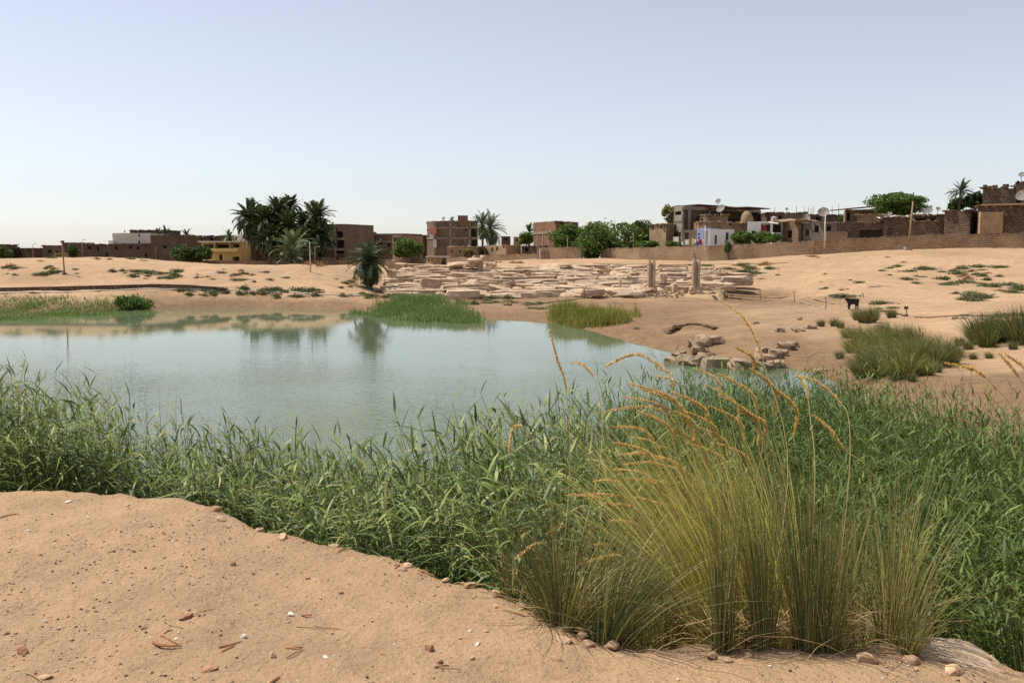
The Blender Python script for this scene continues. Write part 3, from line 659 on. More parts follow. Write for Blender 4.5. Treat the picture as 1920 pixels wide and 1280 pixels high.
    for i, (tx, ty, bx, by) in enumerate(heads):
        k = ('gold', 'gold2', 'gold', 'backfill')[i % 4] if bx < 1420 else 'backfill'
        o = TUS[k]; Y = o.location.y + rng.uniform(-0.12, 0.25)
        mx, my = (tx + bx) / 2 + (by - ty) * 0.16 + 8, (ty + by) / 2 - 12
        fx = bx + (bx - tx) * 0.55; fy = by + max(by - ty, 40) * 1.4
        ln = math.hypot(tx - bx, ty - by) / FPX * Y
        S(k, Y, [(fx, fy), (bx, by), (mx, my), (tx, ty)], ln * 1.0, 300 + i, rng.uniform(0.8, 1.15))
    # small heads that hook over on the low tussocks
    S('fan', 3.8, [(1040, 1080), (1030, 1030), (1005, 1018), (965, 1048)], 0.15, 41, 0.8)
    S('sprawl', 3.8, [(1160, 1100), (1172, 1050), (1145, 1040), (1085, 1058)], 0.20, 42, 0.8)
    S('low', 3.85, [(1080, 1050), (1072, 1000), (1050, 985), (1025, 1000)], 0.11, 43, 0.7)
    S('gold2', 3.8, [(1260, 1060), (1185, 1035), (1150, 1022), (1115, 1020)], 0.17, 44, 0.8)
    # the three long heads that lean in at the border, rooted on the tussock beyond it
    p = (2.25, 3.62); o = empty('grass_tussock', (p[0], p[1], gz(*p) - 0.01)); TUS['out'] = tag(o, 'tussock at the picture border whose dark seed heads lean in', 'grass', 'grass tussocks on the lip of the terrace')
    link('blades', tussock_mesh('blades', 420, 1.0, 0.5, 0.10, 0.0042, (-0.03, 0), 150, 7), M['tuft_green'], o)
    S('out', 3.5, [(1950, 900), (1900, 770), (1870, 730), (1830, 695), (1772, 680)], 0.2, 51, 0.9)
    S('out', 3.45, [(1985, 850), (1940, 760), (1905, 700), (1872, 662)], 0.16, 52, 0.9)
    S('out', 3.5, [(1990, 830), (1950, 740), (1920, 690), (1885, 664)], 0.14, 53, 0.9)
    S('out', 3.7, [(1940, 950), (1905, 830), (1880, 770), (1838, 722)], 0.13, 54, 0.6)
build_tussocks()
# ================================================================== walls and village
def wall_z(px_top, Y): return z_at(px_top, Y)
def wall_run(name, label, pts, mat, thick=0.4, cat='wall', rough=0.05, seed=0, step=0.7):
    """boundary wall along (px, top row, distance); the foot follows the ground"""
    rng = np.random.default_rng(seed); root = None
    P = []
    for (a, b) in zip(pts[:-1], pts[1:]):
        A = np.array(at(a[0], a[1], a[2])); B = np.array(at(b[0], b[1], b[2]))
        n = max(2, int(np.linalg.norm((B - A)[:2]) / step))
        for i in range(n): P.append(A + (B - A) * i / n)
    P.append(np.array(at(*pts[-1])))
    P = np.array(P); T = np.gradient(P[:, :2], axis=0); T /= np.linalg.norm(T, axis=1)[:, None]; Nn = np.stack([-T[:, 1], T[:, 0]], -1)
    top = P[:, 2] + rng.normal(0, rough, len(P)); bot = ground_z(P[:, 0], P[:, 1]) - 0.35
    bot = np.minimum(bot, top - 0.4)
    d = np.concatenate([[0], np.cumsum(np.linalg.norm(np.diff(P[:, :2], axis=0), axis=1))])
    mb = MB(); h = thick / 2
    for i in range(len(P) - 1):
        f = [(P[j, 0] - Nn[j, 0] * h, P[j, 1] - Nn[j, 1] * h) for j in (i, i + 1)]; b = [(P[j, 0] + Nn[j, 0] * h, P[j, 1] + Nn[j, 1] * h) for j in (i, i + 1)]
        u0, u1 = d[i], d[i + 1]
        for q, rev in ((f, False), (b, True)):
            qs = [(*q[0], bot[i]), (*q[1], bot[i+1]), (*q[1], top[i+1]), (*q[0], top[i])]; us = [(u0, bot[i]), (u1, bot[i+1]), (u1, top[i+1]), (u0, top[i])]
            mb.poly(qs[::-1] if rev else qs, us[::-1] if rev else us)
        mb.poly([(*f[0], top[i]), (*f[1], top[i+1]), (*b[1], top[i+1]), (*b[0], top[i])], [(u0, 0), (u1, 0), (u1, thick), (u0, thick)])
    for j in (0, len(P) - 1):
        f = (P[j, 0] - Nn[j, 0] * h, P[j, 1] - Nn[j, 1] * h); b = (P[j, 0] + Nn[j, 0] * h, P[j, 1] + Nn[j, 1] * h)
        q = [(*b, bot[j]), (*f, bot[j]), (*f, top[j]), (*b, top[j])]
        mb.poly(q if j == 0 else q[::-1], [(0, bot[j]), (thick, bot[j]), (thick, top[j]), (0, top[j])])
    c = P[len(P) // 2]; root = empty(name, (c[0], c[1], float(bot[len(P) // 2])))
    tag(root, label, cat)
    mb.build('masonry', mat, root)
    cp = MB()                                   # loose coping bricks along the top
    for i in range(len(P) - 1):
        for k in range(2):
            t = (k + rng.uniform(0.2, 0.8)) / 2; q = P[i] + (P[i+1] - P[i]) * t; z = top[i] + (top[i+1] - top[i]) * t
            w = np.linalg.norm((P[i+1] - P[i])[:2]) / 2 * rng.uniform(0.7, 1.0)
            hh = rng.uniform(0.05, 0.13)
            cp.box((q[0], q[1], z + hh / 2 - 0.03), (w, thick * rng.uniform(0.8, 1.15), hh), math.atan2(T[i, 1], T[i, 0]))
    c_ = cp.build('coping', mat, root); c_['kind'] = 'stuff'
    return root

def face_pt(A, B, px, py):                       # where a sight line meets the vertical plane through A, B: (metres along, height)
    d = ray(px, py); e = np.array((B[0] - A[0], B[1] - A[1])); L = np.linalg.norm(e); e /= L
    n = np.array((-e[1], e[0])); t = ((A[0] - CAM[0]) * n[0] + (A[1] - CAM[1]) * n[1]) / (d[0] * n[0] + d[1] * n[1])
    p = CAM + d * t
    return (p[0] - A[0]) * e[0] + (p[1] - A[1]) * e[1], p[2]
_brng = random.Random(4)
def building(label, pts, top, mat, openings=(), depth=5.0, base=None, parapet=0.35, rough=0.0, name='house', cat='house', group=None, bands=(), roofmat=None, seed=1, frame=None):
    """pts: front corners (px, distance) from left to right; two give a frontal box of that depth, three show two sides.
    top: image row of the roof edge at the first front corner. openings: (side, px0, py0, px1, py1, kind)"""
    rng = random.Random(seed)
    XY = [np.array((x_at(p, Y), Y)) for p, Y in pts]
    if len(XY) == 2:
        e = XY[1] - XY[0]; n = np.array((-e[1], e[0])) / np.linalg.norm(e)
        F = [XY[0], XY[1], XY[1] + n * depth, XY[0] + n * depth]
    else: F = [XY[0], XY[1], XY[2], XY[0] + XY[2] - XY[1]]
    ci = 0 if len(XY) == 2 else 1
    zt = z_at(top, pts[ci][1])
    zb = min(gz(*p) for p in F) - 0.3 if base is None else base
    root = empty(name, (*F[ci], zb)); tag(root, label, cat, group)
    mb = MB(); kinds = {}
    ns = len(XY) - 1
    tops = {}
    def topz(p):
        k = (round(float(p[0]), 3), round(float(p[1]), 3))
        if k not in tops: tops[k] = zt + (rng.uniform(-rough, rough * 0.6) if rough else 0.0)
        return tops[k]
    for s in range(4):
        A, B = F[s], F[(s + 1) % 4]; e = B - A; L = np.linalg.norm(e); e = e / L; nrm = np.array((e[1], -e[0]))
        us = {0.0, float(L)}; zs = {zb, zt}; ops = []
        if s < ns:
            for (sd, x0, y0, x1, y1, kd) in openings:
                if sd != s: continue
                u0, z1 = face_pt(A, B, x0, y0); u1, z0 = face_pt(A, B, x1, y1)
                u0, u1 = max(0.08, min(u0, u1)), min(L - 0.08, max(u0, u1)); z0, z1 = max(min(z0, z1), zb + 0.02), min(max(z0, z1), zt - 0.06)
                if u1 - u0 < 0.05 or z1 - z0 < 0.05: continue
                ops.append((u0, u1, z0, z1, kd)); us |= {u0, u1}; zs |= {z0, z1}
        if rough:
            k = max(1, int(L / 0.7)); us |= {L * i / k for i in range(k + 1)}
        us = sorted(us); zs = sorted(zs)
        P = lambda u, z: (A[0] + e[0] * u, A[1] + e[1] * u, topz(A + e * u) if (z == zt) else z)
        for i in range(len(us) - 1):
            for j in range(len(zs) - 1):
                um, zm = (us[i] + us[i+1]) / 2, (zs[j] + zs[j+1]) / 2
                if any(o[0] < um < o[1] and o[2] < zm < o[3] for o in ops): continue
                q = [(us[i], zs[j]), (us[i+1], zs[j]), (us[i+1], zs[j+1]), (us[i], zs[j+1])]
                mb.poly([P(*c) for c in q], [(c[0] + s * 3.1, c[1]) for c in q])
        # parapet: flat top and inner face
        k = 0.22
        for i in range(len(us) - 1):
            a, b = A + e * us[i], A + e * us[i + 1]; ia, ib = a - nrm * k, b - nrm * k
            mb.poly([(*a, topz(a)), (*b, topz(b)), (*ib, topz(b)), (*ia, topz(a))], [(us[i], 0), (us[i+1], 0), (us[i+1], k), (us[i], k)])
            mb.poly([(*ia, topz(a)), (*ib, topz(b)), (*ib, zt - parapet - 0.1), (*ia, zt - parapet - 0.1)], [(us[i], 0), (us[i+1], 0), (us[i+1], parapet), (us[i], parapet)])
        for (u0, u1, z0, z1, kd) in ops:
            w = MB(); dp = 0.30 if kd != 'veranda' else 1.1
            Q = lambda u, z, d: (A[0] + e[0] * u - nrm[0] * d, A[1] + e[1] * u - nrm[1] * d, z)
            for a, b in (((u0, z0), (u1, z0)), ((u1, z0), (u1, z1)), ((u1, z1), (u0, z1)), ((u0, z1), (u0, z0))):
                w.poly([Q(*a, 0), Q(*b, 0), Q(*b, dp), Q(*a, dp)], [(0, 0), (1, 0), (1, dp), (0, dp)], 0)
            w.poly([Q(u0, z0, dp), Q(u1, z0, dp), Q(u1, z1, dp), Q(u0, z1, dp)], [(0, 0), (1, 0), (1, 1), (0, 1)], 1)
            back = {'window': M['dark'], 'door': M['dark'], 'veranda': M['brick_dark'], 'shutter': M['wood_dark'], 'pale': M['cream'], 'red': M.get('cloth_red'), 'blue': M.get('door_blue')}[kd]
            nm = 'door' if kd in ('door', 'red', 'blue') else 'veranda' if kd == 'veranda' else 'window'
            wo = w.build(nm, [mat, back], root)
            if u1 - u0 > 0.5 and kd in ('window', 'shutter'):
                f = MB(); c = ((u0 + u1) / 2, z0 - 0.04); cc = Q(c[0], c[1], -0.03)
                f.box(cc, (u1 - u0 + 0.16, 0.16, 0.08), math.atan2(e[1], e[0])); so = f.build('sill', M['concrete']); so.parent = wo; so.location = -root.location if False else (-root.location.x, -root.location.y, -root.location.z)
    wob = mb.build('wall', mat, root)
    if rough >= 0.06:                            # broken bricks and rubble lying along the wall tops
        rb = MB()
        for s in range(4):
            A, B = F[s], F[(s + 1) % 4]; L = np.linalg.norm(B - A)
            for _ in range(int(L * 2.6)):
                u = rng.uniform(0, 1); p = A + (B - A) * u; h_ = rng.uniform(0.08, 0.14 + rough * 0.7)
                rb.box((p[0] + rng.uniform(-.1, .1), p[1] + rng.uniform(-.1, .1), zt + h_ * 0.3 - rough * 0.3), (rng.uniform(.2, .9), rng.uniform(.2, .45), h_), rng.uniform(0, 3), 0, Matrix.Rotation(rng.uniform(-.3, .3), 3, 'X'))
        r_ = rb.build('rubble', mat, root); r_['kind'] = 'stuff'
    rf = MB(); zr = zt - parapet
    rf.poly([(*(p + (sum(F) / 4 - p) * 0.01), zr) for p in F]); rf.build('roof', roofmat or M['mud'], root)
    for (sd, x0, y0, x1, y1, hh) in bands:           # concrete beams and posts standing slightly proud: image line on a side
        A, B = F[sd], F[sd + 1]; e = (B - A) / np.linalg.norm(B - A); nrm = np.array((e[1], -e[0]))
        u0, z0 = face_pt(A, B, x0, y0); u1, z1 = face_pt(A, B, x1, y1)
        L = np.linalg.norm(B - A); u0, u1 = np.clip((u0, u1), 0, L)
        vert = abs(z1 - z0) > abs(u1 - u0)
        c = A + e * (u0 + u1) / 2 + nrm * 0.02; f = MB()
        sz = (hh, 0.12, abs(z1 - z0)) if vert else (abs(u1 - u0), 0.12, hh)
        f.box((c[0], c[1], (z0 + z1) / 2), sz, math.atan2(e[1], e[0])); f.build('concrete_post' if vert else 'concrete_beam', frame or M['concrete'], root)
    return root
M['cloth_red'] = plain('red_cloth', (0.42, 0.06, 0.06), 0.9, 0.1, 0.2, 3.0)
M['cloth_blue'] = plain('blue_cloth', (0.10, 0.16, 0.40), 0.9, 0.1, 0.2, 3.0)
M['cloth_white'] = plain('white_cloth', (0.78, 0.76, 0.72), 0.9, 0.1, 0.06, 3.0)
M['cloth_yellow'] = plain('yellow_cloth', (0.72, 0.72, 0.16), 0.9, 0.1, 0.1, 3.0)
M['cloth_pink'] = plain('pink_cloth', (0.62, 0.22, 0.28), 0.9, 0.1, 0.1, 3.0)
M['door_blue'] = plain('blue_door', (0.12, 0.16, 0.24), 0.7, 0.3, 0.2, 3.0)
M['poster'] = plain('red_banner', (0.46, 0.17, 0.11), 0.8, 0.2, 0.25, 0.9)
M['tin'] = plain('corrugated_tin', (0.42, 0.38, 0.33), 0.6, 0.3, 0.2, 2.0)

def post(px, py_foot, py_top, Y, label, rad=0.06, kind='lamp', name=None, lean=0.0, group=None, mat=None, z0=None, arm=1):
    b = at(px, py_foot, Y); X = b[0]; zt = z_at(py_top, Y); zb = (gz(X, Y) if z0 is None else z0) - 0.05
    o = empty(name or ('lamp_post' if kind == 'lamp' else 'pole'), (X, Y, zb)); tag(o, label, 'lamp post' if kind == 'lamp' else 'pole', group)
    h = zt - zb; mb = MB(); mb.tube([(0, 0, 0), (lean * 0.5, 0, h * 0.5), (lean, 0, h)], [rad * 1.2, rad, rad * 0.7], 8)
    p = mb.build('shaft', mat or M['wood'], smooth=True); p.parent = o
    if kind == 'lamp':
        f = MB(); q = rad / 0.07; f.tube([(lean, 0, h - 0.03), (lean + 0.15 * arm * q, 0, h + 0.12 * q), (lean + 0.5 * arm * q, 0, h + 0.18 * q)], [rad * 0.5] * 3, 6); a = f.build('arm', M['metal']); a.parent = o
        f = MB(); f.box((lean + 0.62 * arm * q, 0, h + 0.17 * q), (0.46 * q, 0.22 * q, 0.13 * q), 0, 0, Matrix.Rotation(R(-8 * arm), 3, 'Y')); a = f.build('lamp_head', M['metal']); a.parent = o
    if kind == 'base':
        f = MB(); f.box((0, 0, 0.22), (0.7, 0.7, 0.5)); a = f.build('footing', M['concrete']); a.parent = o
    if kind == 'box':
        f = MB(); f.box((0.0, -0.05, h * 0.98), (0.17, 0.14, 0.15)); a = f.build('floodlight', M['wood_dark']); a.parent = o
        f = MB(); f.box((0, 0, 0.06), (0.2, 0.2, 0.16)); a = f.build('footing', M['wood_dark']); a.parent = o
    return o
def dish(px, py, Y, r_px, label, foot_py=None, az=-35, el=35):
    c = at(px, py, Y); r = r_px / FPX * Y; o = empty('satellite_dish', tuple(c)); tag(o, label, 'satellite dish', 'satellite dishes on the roofs')
    q = Vector((math.sin(R(az)) * math.cos(R(el)), -math.cos(R(az)) * math.cos(R(el)), math.sin(R(el)))).to_track_quat('Z', 'Y').to_matrix()
    mb = MB(); nr, ns = 4, 18; rings = []
    for i in range(nr + 1):
        rr = r * i / nr; rings.append([q @ Vector((rr * math.cos(2*math.pi*k/ns), rr * math.sin(2*math.pi*k/ns), 0.28 * r * (i / nr) ** 2)) for k in range(ns)])
    for side in (0, 1):
        for i in range(nr):
            for k in range(ns):
                f = [rings[i][k], rings[i][(k+1) % ns], rings[i+1][(k+1) % ns], rings[i+1][k]]
                if side: f = [v - q @ Vector((0, 0, 0.02)) for v in f][::-1]
                mb.poly(f if i else f[1:] if not side else f)
    b = mb.build('bowl', M['dish'], smooth=True); b.parent = o
    f = MB(); tip = q @ Vector((0, 0, r * 0.8))
    for k in range(3): f.tube([q @ Vector((r * 0.95 * math.cos(2.1*k), r * 0.95 * math.sin(2.1*k), 0.25 * r)), tip], 0.02, 4)
    f.box(tuple(tip), (0.1, 0.1, 0.12)); b = f.build('receiver_arm', M['metal']); b.parent = o
    h = (z_at(foot_py, Y) - c[2]) if foot_py else -r * 1.5
    f = MB(); f.tube([(0, 0.05, 0), (0, 0.08, h)], 0.045, 6); b = f.build('mast', M['metal']); b.parent = o
    return o

def build_village():
    B = building
    # ---- west end, far behind the dunes
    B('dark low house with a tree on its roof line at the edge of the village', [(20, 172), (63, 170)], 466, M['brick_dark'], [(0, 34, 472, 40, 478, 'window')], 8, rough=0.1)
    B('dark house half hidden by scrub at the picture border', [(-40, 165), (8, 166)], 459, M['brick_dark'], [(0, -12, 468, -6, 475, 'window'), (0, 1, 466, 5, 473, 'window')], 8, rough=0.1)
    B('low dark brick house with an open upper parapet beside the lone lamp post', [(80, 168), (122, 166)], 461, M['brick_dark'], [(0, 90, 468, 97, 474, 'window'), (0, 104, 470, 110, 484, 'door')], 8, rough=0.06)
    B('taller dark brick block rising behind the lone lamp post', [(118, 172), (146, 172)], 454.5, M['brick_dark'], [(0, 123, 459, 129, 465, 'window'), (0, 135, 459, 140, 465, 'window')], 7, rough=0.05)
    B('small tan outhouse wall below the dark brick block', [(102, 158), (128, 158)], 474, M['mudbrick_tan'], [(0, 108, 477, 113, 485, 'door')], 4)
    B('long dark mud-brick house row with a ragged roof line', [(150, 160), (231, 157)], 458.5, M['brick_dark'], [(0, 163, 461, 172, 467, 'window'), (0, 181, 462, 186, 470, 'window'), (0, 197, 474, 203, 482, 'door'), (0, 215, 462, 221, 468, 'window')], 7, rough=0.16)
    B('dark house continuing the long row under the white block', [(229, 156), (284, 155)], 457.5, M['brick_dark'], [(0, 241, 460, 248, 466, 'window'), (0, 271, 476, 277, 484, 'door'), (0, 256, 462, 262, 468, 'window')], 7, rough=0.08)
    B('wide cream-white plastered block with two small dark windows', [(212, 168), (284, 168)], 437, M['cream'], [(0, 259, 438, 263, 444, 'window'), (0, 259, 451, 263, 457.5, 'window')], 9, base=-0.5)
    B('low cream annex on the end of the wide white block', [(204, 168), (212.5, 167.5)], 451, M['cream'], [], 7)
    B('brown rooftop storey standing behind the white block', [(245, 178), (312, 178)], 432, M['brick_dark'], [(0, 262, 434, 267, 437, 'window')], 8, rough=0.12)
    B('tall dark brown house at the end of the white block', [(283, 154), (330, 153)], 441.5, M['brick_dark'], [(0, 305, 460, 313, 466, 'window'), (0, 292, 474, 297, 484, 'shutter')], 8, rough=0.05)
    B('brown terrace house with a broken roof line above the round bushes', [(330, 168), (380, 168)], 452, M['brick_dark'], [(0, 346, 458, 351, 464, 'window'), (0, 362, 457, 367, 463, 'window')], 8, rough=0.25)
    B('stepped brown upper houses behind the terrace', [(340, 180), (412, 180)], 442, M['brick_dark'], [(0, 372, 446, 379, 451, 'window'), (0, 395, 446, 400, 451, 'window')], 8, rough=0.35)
    B('pale far block with a slim spire behind the palm grove', [(415, 210), (462, 210)], 441.5, M['cream'], [(0, 424, 445, 427, 449, 'window'), (0, 441, 445, 444, 449, 'window')], 9)
    y = B('yellow two-storey house with shaded verandas and a balcony', [(379, 153), (451, 152)], 453.5, M['yellow'],
      [(0, 380.5, 456, 402, 466, 'veranda'), (0, 405, 456, 430, 465.5, 'veranda'), (0, 437, 456.5, 449, 464, 'veranda'), (0, 389, 477, 396, 484, 'window'), (0, 411, 477, 417, 488, 'door'), (0, 436, 481, 449, 489, 'veranda')], 8)
    f = MB(); a, b = at(380, 469, 151.9), at(450, 469, 150.9); f.box(((a[0]+b[0])/2, 151.2, z_at(468.6, 151.2)), (b[0]-a[0], 1.0, 0.55), math.atan2(b[1]-a[1], b[0]-a[0])); f.build('balcony', M['yellow'], y)
    f = MB(); f.box(((a[0]+b[0])/2, 151.6, z_at(453.3, 151.6)), (b[0]-a[0]+0.5, 2.6, 0.2), 0); f.build('cornice', M['cream'], y)
    for px in (403.5, 432.5): 
        f = MB(); p = at(px, 461, 152.1); f.box((p[0], p[1] - 0.3, p[2]), (0.3, 0.3, 1.4)); f.build('pillar', M['yellow'], y)
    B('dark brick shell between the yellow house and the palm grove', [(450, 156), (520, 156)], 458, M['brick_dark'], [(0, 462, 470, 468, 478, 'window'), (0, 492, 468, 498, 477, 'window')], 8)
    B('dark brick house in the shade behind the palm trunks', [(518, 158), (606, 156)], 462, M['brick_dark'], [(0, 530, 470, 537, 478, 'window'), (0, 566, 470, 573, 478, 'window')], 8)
    B('three-storey brown brick block beside the palm grove', [(600, 151), (646, 149)], 420.5, M['brick'], [(0, 631, 434, 643, 446, 'window'), (0, 631, 450, 645, 465, 'window'), (0, 631, 470, 645, 475, 'window')], 9,
      bands=[(0, 600, 448, 646, 448, 0.3), (0, 600, 468, 646, 468, 0.3), (0, 628.5, 421.5, 628.5, 486, 0.35)])
    B('set-back stair tower of the brown brick block', [(646, 152), (648.5, 152)], 429, M['brick'], [], 6)
    B('brown flat-roofed house behind the lone palm', [(648, 160), (698, 160)], 439, M['brick'], [(0, 652, 446, 659, 452, 'window'), (0, 684, 442, 692, 453, 'window'), (0, 664, 459, 669, 466, 'window')], 8, bands=[(0, 648, 449, 698, 449, 0.3), (0, 696.5, 440, 696.5, 486, 0.35)])
    B('red-washed rooftop room with an open side', [(671, 163), (699, 163)], 434.5, M['brick_red'], [(0, 685, 436, 695, 440, 'window')], 5, base=4.0)
    B('long brown brick house with a pale roof edge behind the lone palm', [(697, 162), (758, 160)], 438, M['brick'], [(0, 712, 455, 718, 462, 'window'), (0, 726, 456, 732, 463, 'window')], 8, bands=[(0, 697, 439.2, 758, 439.2, 0.25), (0, 697, 453, 740, 453, 0.25)])
    B('slim two-storey pink-brown house with open loggias by the round tree', [(736, 151), (753, 150)], 442, M['mudbrick_tan'], [(0, 738, 446, 742, 453, 'window'), (0, 744, 444, 749, 453, 'window'), (0, 739, 464, 746, 478, 'door')], 6, bands=[(0, 736, 456, 753, 456, 0.3), (0, 736, 443, 753, 443, 0.3)])
    B('dark flat-roofed house behind the round tree', [(758, 166), (803, 166)], 440.5, M['brick_dark'], [(0, 783, 450, 789, 457, 'window'), (0, 766, 444, 771, 449, 'window')], 8)
    # ---- centre
    mainb = B('large brick block with concrete frame, red banner and a roof dish', [(801, 149), (815, 145), (896, 143.5)], 414, M['brick'],
      [(1, 872, 427, 875, 433, 'window'), (1, 869, 448, 873, 453, 'pale'), (1, 883, 428, 893, 446, 'window'), (1, 857, 416, 863, 425, 'window'), (0, 803, 441, 806, 447, 'window'), (1, 884, 450, 894, 464, 'window')], rough=0.05,
      bands=[(1, 815, 427, 896, 427, 0.3), (1, 815, 446.5, 896, 446.5, 0.3), (1, 845, 415, 845, 474, 0.35), (1, 881, 415, 881, 474, 0.35), (0, 801, 428, 815, 427, 0.3), (0, 801, 447, 815, 446.5, 0.3), (1, 816, 415, 816, 474, 0.35)])
    for nm, px0, py0, px1, py1, mt in (('banner', 807, 426, 820, 438, 'poster'), ('poster', 813, 449, 820, 464, 'cream'), ('shutter', 806, 440, 813, 446, 'cream')):
        Yv = 145.4; a, b = at(px0, py0, Yv), at(px1, py1, Yv); f = MB(); f.box(((a[0]+b[0])/2, Yv - 1.0, (a[2]+b[2])/2), (b[0]-a[0], 0.08, a[2]-b[2]), R(-20)); f.build(nm, M[mt], mainb)
    f = MB(); p = at(868, 416, 143); f.box((p[0], p[1] - 0.2, p[2] + 0.2), (1.6, 0.5, 1.6)); f.build('parapet_patch', M['brick_red'], mainb)
    B('low tan house in front of the large brick block', [(838, 138), (898, 137)], 463, M['mudbrick_tan'], [(0, 846, 469, 849, 474, 'window'), (0, 861, 469, 864, 474, 'window')], 6, rough=0.1)
    B('low mud house with two dark windows and a shaded side', [(910, 139), (949, 134.5), (977, 138)], 459.5, M['mud'], [(0, 921, 464, 925, 472, 'window'), (0, 930, 463, 934, 470, 'window'), (0, 943, 460.5, 946, 465, 'window')], rough=0.05)
    B('dark lean-to against the low mud house', [(897, 136), (911, 136)], 465, M['brick_dark'], [(0, 901, 469, 907, 477, 'door')], 5)
    B('far dark house beside the pair of palms', [(940, 170), (957, 170)], 443, M['brick_dark'], [(0, 946, 446, 951, 451, 'window')], 8)
    B('far small tan house behind the wall gap', [(963, 165), (977, 165)], 444, M['mudbrick_tan'], [(0, 968, 448, 971, 453, 'window')], 6)
    B('two-tone brick block with a lit front and a shaded end', [(1000, 140), (1042, 132), (1084, 138)], 414, M['brick_red'], [(1, 1050, 416, 1056, 423, 'pale'), (1, 1074, 416.5, 1080, 421, 'pale'), (1, 1043, 438, 1047, 444, 'window')], rough=0.05,
      bands=[(0, 1000, 437, 1042, 436, 0.35), (0, 1008, 440, 1008, 463, 0.3), (0, 1018.5, 440, 1018.5, 463, 0.3), (0, 1030, 440, 1030, 463, 0.3)])
    B('low broken wall-house in front of the two-tone block', [(978, 136), (1022, 134)], 462, M['brick_dark'], [(0, 984, 465, 991, 472, 'window')], 5, rough=0.15)
    hut = B('tiny mud guard hut with a dark doorway by the ruins', [(800, 92), (807, 90.5), (838, 92)], 482, M['mud'], [(1, 828, 484, 836, 497, 'door'), (0, 802, 486, 804.5, 492, 'window')], name='hut', cat='hut')
    f = MB(); a = at(800, 481.5, 91.5); b = at(840, 481.5, 91.5); f.box(((a[0]+b[0])/2, 92.2, a[2]), (b[0]-a[0]+0.2, 2.6, 0.12)); f.build('roof_slab', M['tin'], hut)
    # ---- east
    B('two-window tan mud house with a shaded end, in front of the big trees', [(1217, 125), (1248, 121), (1264, 125)], 420, M['mudbrick_tan'], [(0, 1222.5, 422, 1226.5, 431, 'window'), (0, 1237, 420.5, 1241, 429, 'window')], rough=0.08)
    big = B('grey three-storey concrete-framed block with a square black window', [(1264, 126), (1281, 122.5), (1425, 133)], 389, M['brick_dark'],
      [(0, 1267, 396, 1277, 410, 'window'), (0, 1266, 431, 1277, 443, 'pale'), (1, 1391, 397, 1420, 406, 'window'), (1, 1366, 410, 1392, 415, 'window')],
      bands=[(0, 1264, 411.5, 1281, 411, 1.2), (0, 1264, 392, 1281, 391, 0.7), (0, 1264.6, 389, 1264.6, 458, 0.35), (0, 1279.5, 389, 1279.5, 458, 0.45), (0, 1264, 425, 1281, 425, 1.6), (0, 1264, 448, 1281, 448, 0.6), (1, 1281, 391, 1425, 394, 0.5), (1, 1292, 389, 1292, 440, 0.5), (1, 1330, 391, 1330, 440, 0.4)], frame=M['grey_house'])
    for (x0, y0, x1, y1) in ((1290, 385.5, 1345, 386.5), (1335, 388.5, 1382, 391), (1380, 388.5, 1424, 391.5)):
        a = at(x0, y0, 124.5); b = at(x1, y1, 129.5); f = MB(); f.box(((a[0]+b[0])/2, (a[1]+b[1])/2, (a[2]+b[2])/2 - 0.05), (np.hypot(b[0]-a[0], b[1]-a[1]), 3.4, 0.12), math.atan2(b[1]-a[1], b[0]-a[0]), 0, Matrix.Rotation(R(_brng.uniform(-3, 3)), 3, 'X')); f.build('roof_sheet', M['wood_dark'], big)
    st = B('stepped brown mud-brick house with a ruined upper wall', [(1300, 120), (1322, 117), (1400, 121)], 416, M['mudbrick'], [(1, 1366, 417, 1372, 423, 'window')], rough=0.18)
    B('ruined brick room crowning the stepped house', [(1322, 121.5), (1364, 121.5)], 403, M['mudbrick'], [(0, 1330, 406, 1334, 411, 'window')], 4, base=4.4, rough=0.2)
    B('tiny tan rooftop room beside the ruined one', [(1311, 120.5), (1322.5, 120)], 407, M['mudbrick_tan'], [(0, 1314, 409, 1318, 413, 'window')], 2.5, base=4.2, rough=0.05)
    B('brown brick front under the stepped house with a dark entry', [(1281, 118.5), (1308, 117)], 431, M['brick'], [(0, 1284, 436, 1291, 455, 'shutter')], 4)
    B('pale blue house front beside the stepped house', [(1306, 116), (1331, 115)], 428, M['blue'], [(0, 1309, 437, 1312, 441, 'window'), (0, 1309, 444, 1312, 448, 'window'), (0, 1320, 434, 1327, 457, 'pale')], 4)
    B('low white house with two blue doors below the stepped house', [(1330, 114.5), (1376, 114)], 430, M['white'], [(0, 1340, 441, 1344, 458, 'blue'), (0, 1361, 435, 1366, 450, 'shutter')], 5, rough=0.04)
    wh = B('white house with a red-curtained porch beside the clipped bush', [(1400, 115), (1447, 114)], 415.5, M['white'], [(0, 1427, 418.5, 1444, 434, 'red'), (0, 1409.5, 433, 1417, 438, 'window')], 5)
    f = MB(); p = at(1440, 428, 113.7); f.box((p[0], p[1] - 0.05, p[2]), (0.45, 0.1, 0.9)); f.build('doorway', M['dark'], wh)
    B('grey open yard with a torn awning next to the white house', [(1446, 115), (1466, 114.5)], 415, M['grey_house'], [(0, 1448, 418, 1464, 436, 'veranda')], 4)
    B('white garden wall under the open yard', [(1450, 112.5), (1463, 112.5)], 436, M['white'], [], 1.5, name='yard_wall', cat='wall')
    B('rough brown brick house with one dark window', [(1465, 115.5), (1496, 113.5), (1504, 116)], 415, M['mudbrick'], [(0, 1475, 432, 1485, 445.5, 'window')], rough=0.15)
    B('grey rendered house with a small dark window', [(1504, 115), (1546, 113.5)], 418.5, M['grey_house'], [(0, 1510, 430, 1517, 442, 'shutter'), (0, 1527, 422.5, 1535, 435.5, 'window')], 6, rough=0.06)
    B('grey-brown house with a tall dark window joined to the grey one', [(1546, 113.5), (1576, 113)], 418, M['grey_house'], [(0, 1550, 421, 1558, 433, 'window')], 6, rough=0.06)
